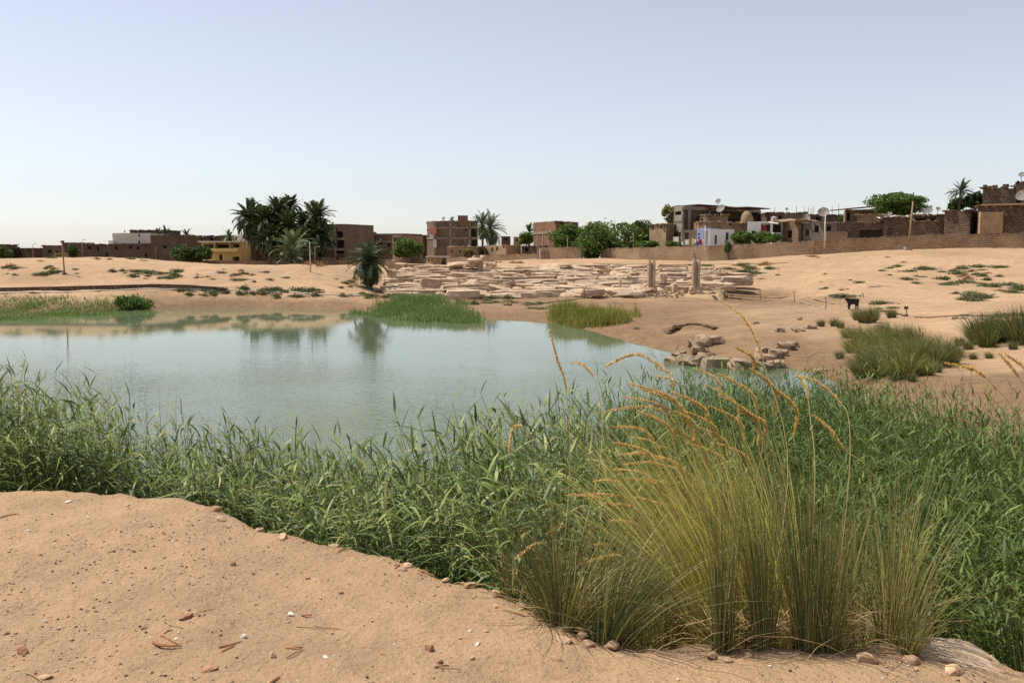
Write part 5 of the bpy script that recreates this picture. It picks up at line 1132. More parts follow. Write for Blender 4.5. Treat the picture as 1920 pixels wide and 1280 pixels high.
def build_shrubs():
    rng = np.random.default_rng(12)
    def patch(n, x0, x1, y0, y1, r, label, group, dry=0.12, tall=1.0):
        for i in range(n): shrub(rng.uniform(x0, x1), rng.uniform(y0, y1), rng.uniform(*r), label, group, rng, rng.uniform() < dry, tall)
    def spots(L, label, group, tall=1.0):
        for px, py, r in L: shrub(px, py, r, label, group, rng, False, tall)
    patch(15, 0, 110, 500, 518, (3, 9), 'low grey-green shrub on the western dune before the lamp post', 'shrubs on the western dune')
    patch(8, 60, 270, 484, 492, (4, 8), 'dusty shrub on the crest below the house row', 'shrubs on the dune crest', 0.5)
    patch(17, 225, 335, 504, 524, (3, 9), 'low green shrub on the sand below the yellow house', 'shrubs below the yellow house')
    patch(9, 90, 240, 506, 514, (3, 7), 'small shrub on the sand past the lone lamp post', 'shrubs by the lone lamp post')
    patch(14, 400, 560, 505, 530, (3, 8), 'small scattered shrub on the sand before the palm grove', 'shrubs before the palm grove', 0.2)
    patch(8, 340, 420, 505, 525, (2.5, 5), 'small sparse shrub on the sand before the terrace', 'shrubs before the terrace', 0.2)
    patch(10, 560, 690, 510, 545, (3, 8), 'scattered shrub between the pale lamp post and the palm', 'shrubs by the lone palm', 0.2)
    patch(20, 400, 520, 541, 556, (5, 10), 'leafy green shrub in the far-bank thicket', 'thicket on the far bank', 0.08, 1.2)
    patch(13, 520, 600, 545, 560, (5, 9), 'leafy shrub at the tail of the far-bank thicket', 'thicket on the far bank, tail', 0.08, 1.2)
    patch(9, 330, 400, 541, 555, (4, 9), 'leafy shrub at the head of the far-bank thicket', 'thicket on the far bank, head', 0.08, 1.0)
    spots([(56, 543, 6), (100, 542, 6), (62, 550, 5), (185, 547, 4), (285, 537, 7), (350, 539, 6), (363, 537, 5), (387, 539, 4)], 'small shrub growing on the low kerb wall', 'shrubs on the low kerb wall')
    patch(10, 640, 740, 548, 560, (5, 9), 'low shrub below the lone palm', 'shrubs below the lone palm')
    patch(18, 740, 980, 556, 572, (5, 11), 'low green shrub at the foot of the ruins', 'shrubs at the foot of the ruins')
    patch(6, 985, 1040, 568, 580, (5, 9), 'low green shrub near the yellow-green sedge bed', 'shrubs near the sedge bed')
    patch(20, 1340, 1460, 495, 525, (4, 10), 'green shrub in the hollow at the end of the ruins', 'shrubs at the end of the ruins', 0.2)
    patch(11, 1225, 1350, 498, 508, (4, 8), 'green shrub behind the stone pillars', 'shrubs behind the pillars', 0.1)
    patch(20, 1460, 1720, 478, 545, (2, 6), 'small scattered shrub on the open dune slope', 'shrubs on the dune slope', 0.45)
    spots([(1580, 557, 15), (1652, 570, 13), (1675, 578, 8), (1648, 580, 7)], 'lone dense shrub near the black goat', 'shrubs near the goat', 0.8)
    patch(18, 1690, 1800, 498, 535, (4, 11), 'grey-green shrub on the dune below the leaning pole', 'shrubs below the leaning pole', 0.15)
    patch(20, 1800, 1920, 500, 540, (5, 12), 'grey-green shrub on the dune below the stone houses', 'shrubs below the stone houses', 0.15)
    patch(12, 1790, 1860, 550, 568, (6, 13), 'dense shrub in the largest patch on the dune', 'largest shrub patch on the dune', 0.15)
    patch(9, 1860, 1920, 535, 552, (6, 11), 'dense shrub at the picture border on the dune', 'border shrubs on the dune', 0.1)
    spots([(1870, 595, 9), (1890, 592, 10), (1910, 590, 9), (1808, 598, 5), (1812, 592, 5)], 'scrubby shrub along the hose near the dark tussock', 'shrubs along the hose')
    patch(11, 560, 720, 489, 499, (5, 11), 'dry yellow grass tuft along the low dark wall', 'dry tufts along the wall', 1.0)
    patch(11, 730, 1000, 492, 499, (5, 10), 'dry yellow grass tuft between the wall and the ruins', 'dry tufts behind the ruins', 0.8)
build_shrubs()

# ------------------------------------------------------------------ grass on the far banks
def grass_bed(name, label, cells, mat, h, dens, w, seed, wind=(-0.05, 0), spread=0.35):
    """cells: image quads whose feet lie on the bank"""
    rng = np.random.default_rng(seed); pts = []
    for (x0, x1, y0, y1) in cells:
        n = int((x1 - x0) * (y1 - y0) * dens * 1.3)
        g = rng.normal(0, 0.5, (n, 2)); g = g[(g ** 2).sum(1) < 1.3]
        for px, py in g * np.array((x1 - x0, y1 - y0)) * 0.5 + np.array((x0 + x1, y0 + y1)) * 0.5: pts.append((px, py))
    P = np.array(pts); Z = np.full(len(P), -1.55)
    W = np.array([on_z(a, b, -1.55) for a, b in P]); z = np.maximum(ground_z(W[:, 0], W[:, 1]), WATER - 0.1)
    b = np.column_stack([W[:, :2], z]); n = len(b)
    dn = np.clip(0.75 + fbm(W[:, 0] * 0.8, W[:, 1] * 0.5, seed, 3) * 1.2, 0.15, 1.25)
    L = h * dn * rng.uniform(0.55, 1.15, n); t = np.abs(rng.normal(0, spread, n))
    V, F = strips(b, rng.uniform(0, 6.28, n), math.pi / 2 - t, t * 1.2, L, np.full(n, w) * rng.uniform(0.6, 1.3, n), (1, 0.85, 0.55, 0.15), wind, rng.normal(0, 0.8, n), rng)
    return tag(link(name, np_mesh(name, V, F), M[mat]), label, 'grass', kind='stuff')
def build_beds():
    grass_bed('marsh_grass', 'green reed fringe along the far bank at the picture border', [(-120, 120, 574, 598), (40, 200, 575, 592), (150, 290, 574, 586)], 'marsh', 0.27, 0.8, 0.04, 3, spread=0.3)
    grass_bed('marsh_grass', 'bright green marsh grass jutting into the lake below the ruins', [(660, 780, 578, 588), (730, 880, 576, 598), (740, 840, 568, 586), (830, 905, 588, 601), (690, 830, 576, 592)], 'marsh', 0.50, 1.2, 0.04, 4, (-0.15, 0), 0.35)
    grass_bed('sedge_grass', 'yellow-green sedge bed on the sandy shore', [(1030, 1100, 592, 602), (1060, 1170, 596, 610), (1100, 1180, 600, 612), (1050, 1130, 594, 606)], 'marsh_yellow', 0.85, 2.2, 0.03, 5, (-0.05, 0), 0.28)
    o = grass_bed('sedge_grass', 'thin separate sedge tuft beside the sedge bed', [(1180, 1205, 588, 594)], 'marsh_yellow', 0.8, 1.2, 0.03, 6, spread=0.3)
    broadleaf(243, 588, 551, 60, 50.5, 'rounded bright green bush at the water edge of the far bank', 'tree_bright', 2600, 61, name='bush', cat='bush', group='bank bush', size=0.09, z0=-1.75)
    # tussocks massed on the right bank
    M['bank_tuft'] = leaf_mat('bank_tussock_blade', [(0.09, 0.115, 0.035), (0.16, 0.18, 0.05), (0.26, 0.255, 0.08), (0.42, 0.35, 0.13)], 0.3)
    tm = [tussock_mesh('blades', 640, 1.0, 0.75, 0.22, 0.014, (-0.16, 0), 400 + i, 5, (-0.15, 0)) for i in range(4)]
    for i, me in enumerate(tm): me.materials.append(M['bank_tuft'] if i % 3 else M['tuft_green'])
    td = [tussock_mesh('blades', 420, 1.0, 0.55, 0.2, 0.020, (-0.08, 0), 420 + i, 5) for i in range(2)]
    for me in td: me.materials.append(M['tuft_green'])
    rng = np.random.default_rng(8)
    def t(px, py, h, dark, label, group, y0=12):
        X, Y, z = ground_hit(px, py, y0, 120)
        o = bpy.data.objects.new('grass_tussock', (td[rng.integers(0, 2)] if dark else tm[rng.integers(0, 4)])); COL.objects.link(o)
        o.location = (X, Y, z - 0.03); h *= 1.3; o.scale = (h * 1.15, h * 1.05, h); o.rotation_euler = (0, 0, rng.uniform(-0.3, 0.3)); tag(o, label, 'grass', group)
    for px, py, h in ((1612, 640, .55), (1640, 646, .6), (1680, 652, .7), (1720, 660, .72), (1760, 668, .62), (1630, 675, .62), (1665, 688, .7), (1705, 690, .75), (1745, 688, .7), (1780, 684, .55), (1650, 704, .62), (1690, 708, .66), (1600, 660, .5), (1590, 632, .4), (1735, 704, .45), (1790, 670, .45), (1660, 630, .5), (1700, 640, .55), (1620, 705, .6), (1720, 676, .7)):
        t(px, py, h, False, 'yellow-green tussock in the big mass on the right bank', 'tussocks massed on the right bank')
    for px, py, h in ((1840, 645, .8), (1858, 642, .85), (1876, 640, .75), (1850, 650, .6), (1830, 640, .55)): t(px, py, h, True, 'dark green tussock cluster near the picture border', 'dark tussock on the right bank')
    for px, py, h in ((1908, 640, .95), (1914, 645, .8)): t(px, py, h, True, 'slim dark tussock at the border above the mud', 'slim border tussock')
    for px, py, h in ((1565, 612, .35), (1576, 615, .3), (1610, 600, .5), (1632, 606, .6), (1618, 605, .45), (1638, 600, .5), (1672, 596, .42)): t(px, py, h, True, 'small spiky tussock below the black goat', 'spiky tussocks below the goat')
    for px, py, h in ((1755, 698, .3), (1728, 700, .25), (1815, 655, .3), (1800, 648, .3), (1855, 672, .2), (1825, 674, .2), (1900, 655, .25), (1575, 672, .25), (1540, 612, .3), (1684, 712, .25), (1710, 715, .22)): t(px, py, h, True, 'tiny spiky tuft scattered round the bank tussocks', 'tiny tufts on the right bank')
build_beds()
# ================================================================== ruins, stones, small things
def block_mesh(name, seed, rough=0.10, round_=0.16, n=2):
    rng = np.random.default_rng(seed); bm = bmesh.new(); bmesh.ops.create_cube(bm, size=1.0)
    bmesh.ops.subdivide_edges(bm, edges=bm.edges[:], cuts=n - 1, use_grid_fill=True)
    for v in bm.verts:
        c = v.co; k = sum(abs(abs(q) - 0.5) < 1e-4 for q in c)
        v.co = c * (1.0 if k == 1 else 1 - round_ * 0.45 if k == 2 else 1 - round_) + Vector(rng.normal(0, rough * 0.5, 3))
    me = bpy.data.meshes.new(name); bm.to_mesh(me); bm.free(); me.materials.append(M['stone']); return me
BLK = [block_mesh('stone_block', i, 0.09 + 0.03 * (i % 3), 0.10 + 0.07 * (i % 3)) for i in range(12)]
def rock_mesh(name, seed, mat, flat=0.6, sub=2):
    rng = np.random.default_rng(seed); bm = bmesh.new(); bmesh.ops.create_icosphere(bm, subdivisions=sub, radius=0.5)
    pl = [(Vector(rng.normal(0, 1, 3)).normalized(), rng.uniform(0.24, 0.42)) for _ in range(9)]
    for v in bm.verts:
        for nrm, d in pl:
            k = v.co.dot(nrm)
            if k > d: v.co -= nrm * (k - d) * 0.92
        v.co += Vector(rng.normal(0, 0.012, 3)); v.co.z *= flat
    me = bpy.data.meshes.new(name); bm.to_mesh(me); bm.free(); me.materials.append(mat); return me

RCK = [rock_mesh('stone_block', 700 + i, M['stone'], 1.0, 2) for i in range(8)]
def build_ruins():
    rng = np.random.default_rng(41)
    c = on_ground(1040, 64); root = empty('ruined_stone_steps', (c[0], c[1], -1.3)); tag(root, 'wide ruined temple foundation of pale tumbled stone courses', 'ruins')
    count = 0
    rows = 15
    for r in range(rows):
        t = r / (rows - 1)
        py_l = 554 + (501 - 554) * t; Y = 56 + (73 - 56) * t
        x = 724 + 8 * math.sin(r * 1.7) + (18 if r > 9 else 0); x_end = (1195 if r < 1 else 1225 if r < 2 else 1300 if r < 3 else 1345 if r < 6 else 1372 if r < 9 else 1330 if r < 11 else 1270)
        while x < x_end and count < 296:
            w_px = rng.uniform(14, 62) * (0.9 if r > 9 else 1.0)
            if rng.uniform() < 0.03: x += w_px * 0.4; continue
            py = py_l + 1.5 * math.sin(x * 0.021 + r) + (-(x - 1150) * 0.045 if x > 1150 else 0) * (1 - t) + rng.normal(0, 0.5)
            Yj = Y + rng.normal(0, 0.18); w = w_px / FPX * Yj; h = rng.uniform(0.40, 0.62) * (1.1 if w_px > 25 else 0.9); dpt = rng.uniform(0.7, 1.2)
            p = at(x + w_px / 2, py, Yj)
            o = bpy.data.objects.new('stone_block', RCK[rng.integers(0, 8)] if rng.uniform() < 0.20 else BLK[rng.integers(0, 12)]); COL.objects.link(o); o.parent = root
            wild = rng.uniform() < 0.10
            o.location = Vector((p[0], p[1] + 0.3, p[2] - h * 0.12)) - root.location
            o.scale = (w * 1.16, dpt, h * (1.0 if not wild else 0.8)); o.rotation_euler = (rng.normal(0, 0.03 + 0.15 * wild), rng.normal(0, 0.03 + 0.10 * wild), rng.normal(0, 0.04 + 0.30 * wild))
            count += 1; x += w_px * rng.uniform(0.86, 0.97)
    # packed earth and rubble core, coloured darker to put shade in the gaps
    V = []; nx, ny = 70, 26
    for j in range(ny):
        t = j / (ny - 1)
        for i in range(nx):
            px = 722 + (1362 - 722) * i / (nx - 1); py = 562 + (503 - 562) * t - ((px - 1150) * 0.05 * (1 - t) if px > 1150 else 0); Y = 55.6 + (74 - 55.6) * t
            p = at(px, py, Y); step = math.floor(t * 12) / 12 - t
            V.append((p[0], p[1], p[2] + step * 0.35 + rng.normal(0, 0.05) - (0.9 if i in (0, nx - 1) or j in (0, ny - 1) else 0.06)))
    V = np.array(V); i = (np.arange(ny - 1)[:, None] * nx + np.arange(nx - 1)[None]).ravel(); F = np.stack([i, i + 1, i + 1 + nx, i + nx], -1)
    core = link('rubble_core', np_mesh('rubble_core', V - np.array(root.location), F), M['mud'], root)
    # the mushroom-shaped block and odd standing stones
    for (px, py, Y, w, h, d, rz, nm) in ((901, 494, 70, 0.45, 1.3, 0.5, 0, 'standing_stone'), (893, 487, 69.6, 1.25, 0.32, 1.0, 0.2, 'slab'), (893, 483, 69.8, 0.5, 0.3, 0.5, 0.5, 'slab'), (905, 482, 69.9, 0.42, 0.25, 0.5, 0.1, 'slab'), (733, 500, 69, 0.6, 1.1, 0.7, 0.3, 'standing_stone'), (734, 512, 63.5, 0.65, 0.6, 0.7, 0.1, 'standing_stone'), (808, 531, 58, 1.3, 0.62, 0.7, 0.05, 'slab'), (1112, 549, 55.5, 1.5, 0.42, 0.7, -0.05, 'slab'), (1242, 521, 60.3, 0.55, 0.7, 0.7, 0.1, 'standing_stone'), (1265, 540, 57, 0.3, 0.6, 0.4, 0.2, 'standing_stone'), (1163, 530, 58, 0.14, 0.5, 0.2, 0, 'standing_stone'), (885, 496, 70.5, 1.3, 0.45, 1.2, 0.1, 'slab'), (860, 497, 71, 1.5, 0.5, 1.2, -0.1, 'slab'), (1060, 496, 72, 1.1, 0.22, 0.9, 0.2, 'slab'), (920, 496, 71, 0.9, 0.4, 0.8, 0.0, 'slab')):
        p = at(px, py, Y); o = bpy.data.objects.new(nm, BLK[rng.integers(0, 12)]); COL.objects.link(o); o.parent = root
        o.location = Vector(tuple(p)) - root.location; o.scale = (w, d, h); o.rotation_euler = (rng.normal(0, .04), rng.normal(0, .04), rz)
    # loose rubble too small to pick apart
    m = 1500; parts = []; rm = rock_mesh('r', 1, M['stone'], 0.7, 1); v = np.array([q.co[:] for q in rm.vertices]); f = np.array([p.vertices[:] for p in rm.polygons])
    for _ in range(m):
        px, t = rng.uniform(725, 1365), rng.uniform(0, 1); py = 558 + (502 - 558) * t - ((px - 1150) * 0.05 * (1 - t) if px > 1150 else 0); p = at(px, py, 55.8 + 17.5 * t)
        s = rng.uniform(0.12, 0.38); a = rng.uniform(0, 6.28); rot = np.array(((math.cos(a), -math.sin(a), 0), (math.sin(a), math.cos(a), 0), (0, 0, 1)))
        parts.append(((v * s) @ rot.T + p - np.array(root.location), f))
    rub = link('rubble', np_mesh('rubble', *join(parts)), M['stone'], root); rub['kind'] = 'stuff'
    # pillars
    for i, (px, pt, pb, Y, lb) in enumerate(((1221, 487, 541, 57.3, 'weathered double stone pillar standing at the ruins, nearer the lone palm'), (1305, 485.5, 541, 57.6, 'weathered stone pillar with a worn hollow near the dune'))):
        p = at(px, pb, Y); zt = z_at(pt, Y); h = zt - p[2] + 0.3; o = empty('stone_pillar', (p[0], p[1], p[2] - 0.3)); tag(o, lb, 'pillar', 'stone pillars at the ruins')
        for k, (dx, w, hh, dy) in enumerate(((-0.13, 0.27, h, 0), (0.13, 0.27, h * (0.985 if i == 0 else 0.97), 0.05))):
            mb = MB(); n = 10; ring = []
            for q in range(9):
                z = hh * q / 8; wob = 1 + rng.normal(0, 0.05) - (0.12 if (i == 1 and k == 1 and q in (4, 5)) else 0) - (0.3 if q == 8 else 0) + (0.10 if q == 0 else 0)
                ring.append([(dx + w * 0.5 * wob * math.copysign(abs(math.cos(2*math.pi*s/n)) ** 0.6, math.cos(2*math.pi*s/n)), dy + 0.24 * wob * math.copysign(abs(math.sin(2*math.pi*s/n)) ** 0.6, math.sin(2*math.pi*s/n)), z) for s in range(n)])
            for q in range(8):
                for s in range(n): mb.poly([ring[q][s], ring[q][(s+1) % n], ring[q+1][(s+1) % n], ring[q+1][s]])
            mb.poly(ring[-1]); a = mb.build('shaft', M['stone']); a.parent = o
        b = bpy.data.objects.new('base', BLK[2 + i]); COL.objects.link(b); b.parent = o; b.location = (0, 0, 0.2); b.scale = (0.85, 0.8, 0.45)
build_ruins()

def build_bank_stones():
    rng = np.random.default_rng(9)
    S = [ # px centre, py of the foot, width px, height px, label
        (1266, 682, 38, 24, 'smooth rounded boulder at the tip of the stone spit'), (1287, 676, 36, 20, 'flat boulder behind the rounded one on the stone spit'), (1298, 685, 30, 22, 'wedge stone leaning beside the rounded boulder'), (1310, 686, 34, 24, 'pale upright boulder in the middle of the stone spit'),
        (1345, 689, 38, 26, 'broad square block at the water edge'), (1328, 678, 26, 16, 'flat stone behind the broad square block'), (1366, 688, 16, 12, 'small pale stone beside the broad square block'), (1398, 692, 48, 24, 'long pale slab lying at the water edge'), (1426, 692, 26, 26, 'dark block ending the long slab'),
        (1303, 650, 16, 14, 'small grey stone above the spit'), (1319, 652, 26, 28, 'grey boulder of the upper pair'), (1340, 647, 28, 22, 'shaded boulder of the upper pair'), (1314, 663, 26, 14, 'low dark stone under the upper pair'), (1277, 668, 22, 10, 'flat grey slab just above the spit'),
        (1436, 667, 26, 14, 'squared block on top of the old quay wall'), (1455, 672, 20, 18, 'second squared block on the old quay wall'), (1438, 680, 28, 20, 'lower squared block of the old quay wall'), (1458, 690, 22, 22, 'lowest dark block of the old quay wall'), (1470, 668, 14, 12, 'small block at the back of the old quay wall'), (1440, 693, 22, 16, 'wet block at the foot of the old quay wall'),
        (1476, 655, 24, 14, 'overhanging stone above the old quay wall'), (1487, 650, 18, 10, 'flat stone jutting from the slope above the quay'), (1419, 607, 9, 4, 'small flat stone lying on the slope'), (1464, 623, 13, 9, 'dark stone in a hole on the slope'), (1522, 617, 16, 9, 'pale stone bedded in the slope'), (1500, 622, 20, 7, 'flat stone bedded in the slope'), (1193, 617, 8, 5, 'dark lump on the bank above the water'), (952, 573, 12, 7, 'single dark stone on the sand below the ruins'), (1385, 690, 14, 10, 'small stone between the slab and the square block'),
        (1365, 532, 16, 6, 'dark flat stone on the sand beyond the pillars'), (1791, 599, 8, 5, 'dark stone on the sand by the hose'), (1500, 600, 7, 5, 'small dark stone near the goat'), (1510, 707, 22, 10, 'dark clod on the mud by the reeds'), (1540, 700, 18, 8, 'muddy clod at the foot of the sand slope')]
    # arched ledge of the slump: clods coloured dark for the scarp's shade
    parts = []; rm = rock_mesh('r', 5, M['mud'], 0.8, 1); v = np.array([q.co[:] for q in rm.vertices]); f = np.array([p.vertices[:] for p in rm.polygons])
    arc = spline([(1254, 626, 0), (1266, 617, 0), (1284, 610.5, 0), (1302, 609, 0), (1320, 611.5, 0), (1340, 617, 0)], 64); c0 = np.array(ground_hit(1297, 612, 12, 60))
    for q in arc:
        p = np.array(ground_hit(q[0], q[1], 12, 60))
        for _ in range(2):
            s = rng.uniform(0.10, 0.24); parts.append((v * s * (1.2, 1.0, 0.8) + p - c0 + rng.normal(0, 0.04, 3) * (1, 1, 0.3) + (0, 0, 0.02), f))
    M['ledge'] = plain('scarp_shade_clods', (0.15, 0.09, 0.052), 0.95, 0.1, 0.35, 6.0)
    o = link('crumbling_ledge', np_mesh('crumbling_ledge', *join(parts)), M['ledge']); o.location = tuple(c0); tag(o, 'arched earth ledge coloured dark as a shaded scarp on the slope above the stones', 'earth ledge')
    for i, (px, py, w, h, lb) in enumerate(S):
        X, Y, z = ground_hit(px, py, 12, 120); Y = min(Y, 60)
        blocky = 'rounded' not in lb; me = rock_mesh('bank_stone', 60 + i, M['stone_grey'], 1.0, 2)
        if blocky:
            me = block_mesh('bank_stone', 60 + i, 0.14 if 'block' not in lb else 0.10, 0.20 if 'block' not in lb else 0.12, 3); me.materials.clear(); me.materials.append(M['stone_grey'])
        o = bpy.data.objects.new('bank_stone', me); COL.objects.link(o); hh = h / FPX * Y * (0.8 if h > 18 and w < 32 else 1.0); ww = w / FPX * Y * (1.3 if not blocky else 1.28)
        p = at(px, py - h / 2, Y); o.location = (p[0], p[1] + ww * 0.3, max(z, WATER - 0.1) + hh * 0.32); o.scale = (ww, ww * rng.uniform(0.7, 1.0), hh * 1.15); o.rotation_euler = (rng.normal(0, .08), rng.normal(0, .08), rng.normal(0, .35))
        tag(o, lb, 'stone')
build_bank_stones()

# ------------------------------------------------------------------ kerb, pipes, stakes
def ribbon(name, label, cat, pix, rad, mat, Yf=None, n=60, sag=0.0):
    P = []
    for px, py in pix: P.append(ground_hit(px, py, 12, 140)[:2])
    C = spline(np.column_stack([P, np.zeros(len(P))]), n); z = ground_z(C[:, 0], C[:, 1]) + rad * 0.6
    z = np.convolve(np.pad(z, 2, 'edge'), np.ones(5) / 5, 'valid') + np.random.default_rng(1).normal(0, rad * 0.2, n)
    mb = MB(); c = (C[n // 2, 0], C[n // 2, 1], z[n // 2]); o_ = [(a - c[0], b - c[1], d - c[2]) for a, b, d in zip(C[:, 0], C[:, 1], z)]
    mb.tube(o_, rad, 6); o = mb.build(name, mat, smooth=True); o.location = c
    return tag(o, label, cat)
def build_lines():
    # low kerb wall along the far bank
    P = np.array([at(px, py, Y) for px, py, Y in [(-120, 544.5, 53), (0, 543, 53.4), (100, 541, 53.9), (200, 538.3, 54.3), (300, 536, 54.6), (350, 537.5, 54.8), (400, 541, 55), (425, 544, 55)]])
    C = spline(P, 70); C[:, 2] = np.interp(C[:, 0], _kerb[:, 0], _kerb[:, 2]) + 0.16; rng = np.random.default_rng(5); root = empty('kerb_wall', tuple(C[35] - (0, 0, 0.4))); tag(root, 'low dark mud kerb wall along the far bank', 'wall')
    mb = MB()
    for i in range(69):
        a, b = C[i], C[i + 1]; m = (a + b) / 2; hh = 0.75 + rng.normal(0, 0.02); mb.box((m[0], m[1] + rng.normal(0, .02), m[2] - hh / 2 + 0.03), (np.linalg.norm(b - a) * 1.02, 0.35, hh), math.atan2(b[1]-a[1], b[0]-a[0]))
    k = mb.build('kerb_masonry', M['rough_stone'], root); mb = MB()
    for i in range(0, 69):
        a, b = C[i], C[i + 1]; m = (a + b) / 2; mb.box((m[0], m[1], m[2] + 0.06), (np.linalg.norm(b - a) * .96, 0.42, 0.06), math.atan2(b[1]-a[1], b[0]-a[0]))
    mb.build('kerb_cap', M['wood_dark'], root)
    ribbon('pipe', 'pale water pipe lying below the kerb wall of the far bank', 'pipe', [(0, 551), (100, 549), (200, 546), (320, 543), (420, 546), (520, 549), (600, 553), (700, 555)], 0.05, M['pipe_white'])
    ribbon('hose', 'upper brown hose lying across the sand below the pillars', 'hose', [(985, 573), (1080, 562), (1150, 555), (1200, 552), (1280, 552), (1380, 555), (1460, 559), (1530, 563), (1590, 574)], 0.045, M['hose'])
    ribbon('hose', 'lower brown hose curving across the sand to the stakes', 'hose', [(1180, 555), (1260, 556), (1340, 558), (1430, 563), (1500, 567), (1545, 578)], 0.035, M['hose'])
    ribbon('hose', 'dark hose running on past the goat to the short post', 'hose', [(1640, 585), (1668, 586), (1690, 591), (1702, 593)], 0.05, M['wood_dark'])
    ribbon('hose', 'dark cable line along the sand to the dark tussock', 'hose', [(1715, 595), (1770, 594), (1840, 592), (1900, 592), (1950, 592)], 0.03, M['wood_dark'])
    ribbon('pipe', 'thin pale pipe along the sand behind the ruins', 'pipe', [(1110, 494), (1200, 495), (1290, 496), (1400, 495), (1480, 492)], 0.05, M['hose'])
    for px, pt, pb, lb in ((1364, 542, 560, 'first thin stake by the hoses'), (1425, 545, 564, 'second thin stake by the hoses'), (1489, 547, 567, 'third thin stake by the hoses'), (1548, 557, 579, 'fourth thin stake where the lower hose ends'), (1618, 549, 558, 'tiny leaning stake on the open sand'), (1699, 576, 594, 'short post with a square head at the end of the dark hose'), (1177, 545, 556, 'thin stake before the ruins'), (1096, 542, 560, 'thin pale stake before the ruin slab'), (690, 520, 546, 'thin pale stake in front of the lone palm')):
        X, Y, z = ground_hit(px, pb, 12, 120); h = z_at(pt, Y) - z
        o = empty('stake', (X, Y, z - 0.05)); tag(o, lb, 'stake', 'stakes along the hoses'); mb = MB(); mb.tube([(0, 0, 0), (0.02, 0, h * 0.5), (-0.02, 0, h)], [0.022, 0.02, 0.018], 6); a = mb.build('shaft', M['wood_dark']); a.parent = o
        mb = MB(); mb.box((-0.02, 0, h + 0.03), (0.16 if 'square' in lb else 0.05, 0.06, 0.12 if 'square' in lb else 0.06)); a = mb.build('head', M['wood_dark']); a.parent = o
    # pale plank on the sand of the dune
    X, Y, z = ground_hit(1648, 538, 12, 120); mb = MB(); mb.box((0, 0, 0), (1.5, 0.16, 0.05)); o = mb.build('plank', M['pipe_white']); o.location = (X, Y, z + 0.03); o.rotation_euler = (0, 0, R(6)); tag(o, 'pale bleached plank lying on the open dune', 'plank')
build_lines()

# ------------------------------------------------------------------ the goat
def build_goat():
    X, Y, z = ground_hit(1598, 581, 12, 100)
    s = 27 / FPX * Y / 0.90
    V = [(0.30, 0, 0.52), (0.14, 0, 0.54), (-0.04, 0, 0.53), (-0.24, 0, 0.56),            # rump to withers
         (-0.35, 0, 0.64), (-0.41, 0, 0.71), (-0.49, 0, 0.68), (-0.55, 0, 0.63),           # neck, poll, face, muzzle
         (-0.22, 0.09, 0.42), (-0.21, 0.09, 0.22), (-0.22, 0.09, 0.02), (-0.22, -0.09, 0.42), (-0.26, -0.09, 0.22), (-0.24, -0.09, 0.02),
         (0.27, 0.09, 0.42), (0.31, 0.09, 0.20), (0.28, 0.09, 0.02), (0.27, -0.09, 0.42), (0.33, -0.09, 0.20), (0.30, -0.09, 0.02),
         (0.36, 0, 0.57), (0.41, 0, 0.60), (-0.38, 0.07, 0.72), (-0.36, 0.12, 0.69), (-0.38, -0.07, 0.72), (-0.36, -0.12, 0.69)]
    E = [(0,1),(1,2),(2,3),(3,4),(4,5),(5,6),(6,7),(3,8),(8,9),(9,10),(3,11),(11,12),(12,13),(0,14),(14,15),(15,16),(0,17),(17,18),(18,19),(0,20),(20,21),(5,22),(22,23),(5,24),(24,25)]
    rad = [.16,.19,.19,.18,.12,.095,.07,.05,.075,.042,.034,.075,.042,.034,.09,.042,.034,.09,.042,.034,.05,.03,.035,.02,.035,.02]
    me = bpy.data.meshes.new('body'); me.from_pydata(V, E, []); o = bpy.data.objects.new('body', me); COL.objects.link(o)
    me.materials.append(M['goat']); md = o.modifiers.new('skin', 'SKIN'); o.modifiers.new('sub', 'SUBSURF').levels = 1; o.modifiers['sub'].render_levels = 2
    if not me.skin_vertices: bpy.context.view_layer.update()
    for i, r in enumerate(rad): me.skin_vertices[0].data[i].radius = (r, r); me.skin_vertices[0].data[i].use_root = (i == 1)
    g = empty('goat', (X, Y, z), R(12)); g.scale = (s, s, s); tag(g, 'black goat standing on the sandy bank, beside the brown hose', 'goat'); o.parent = g
    for sd in (-1, 1):
        mb = MB(); mb.tube([(-0.41, 0.03 * sd, 0.76), (-0.37, 0.05 * sd, 0.83), (-0.31, 0.07 * sd, 0.87)], [0.018, 0.013, 0.005], 6); h = mb.build('horn', M['wood_dark']); h.parent = g
build_goat()

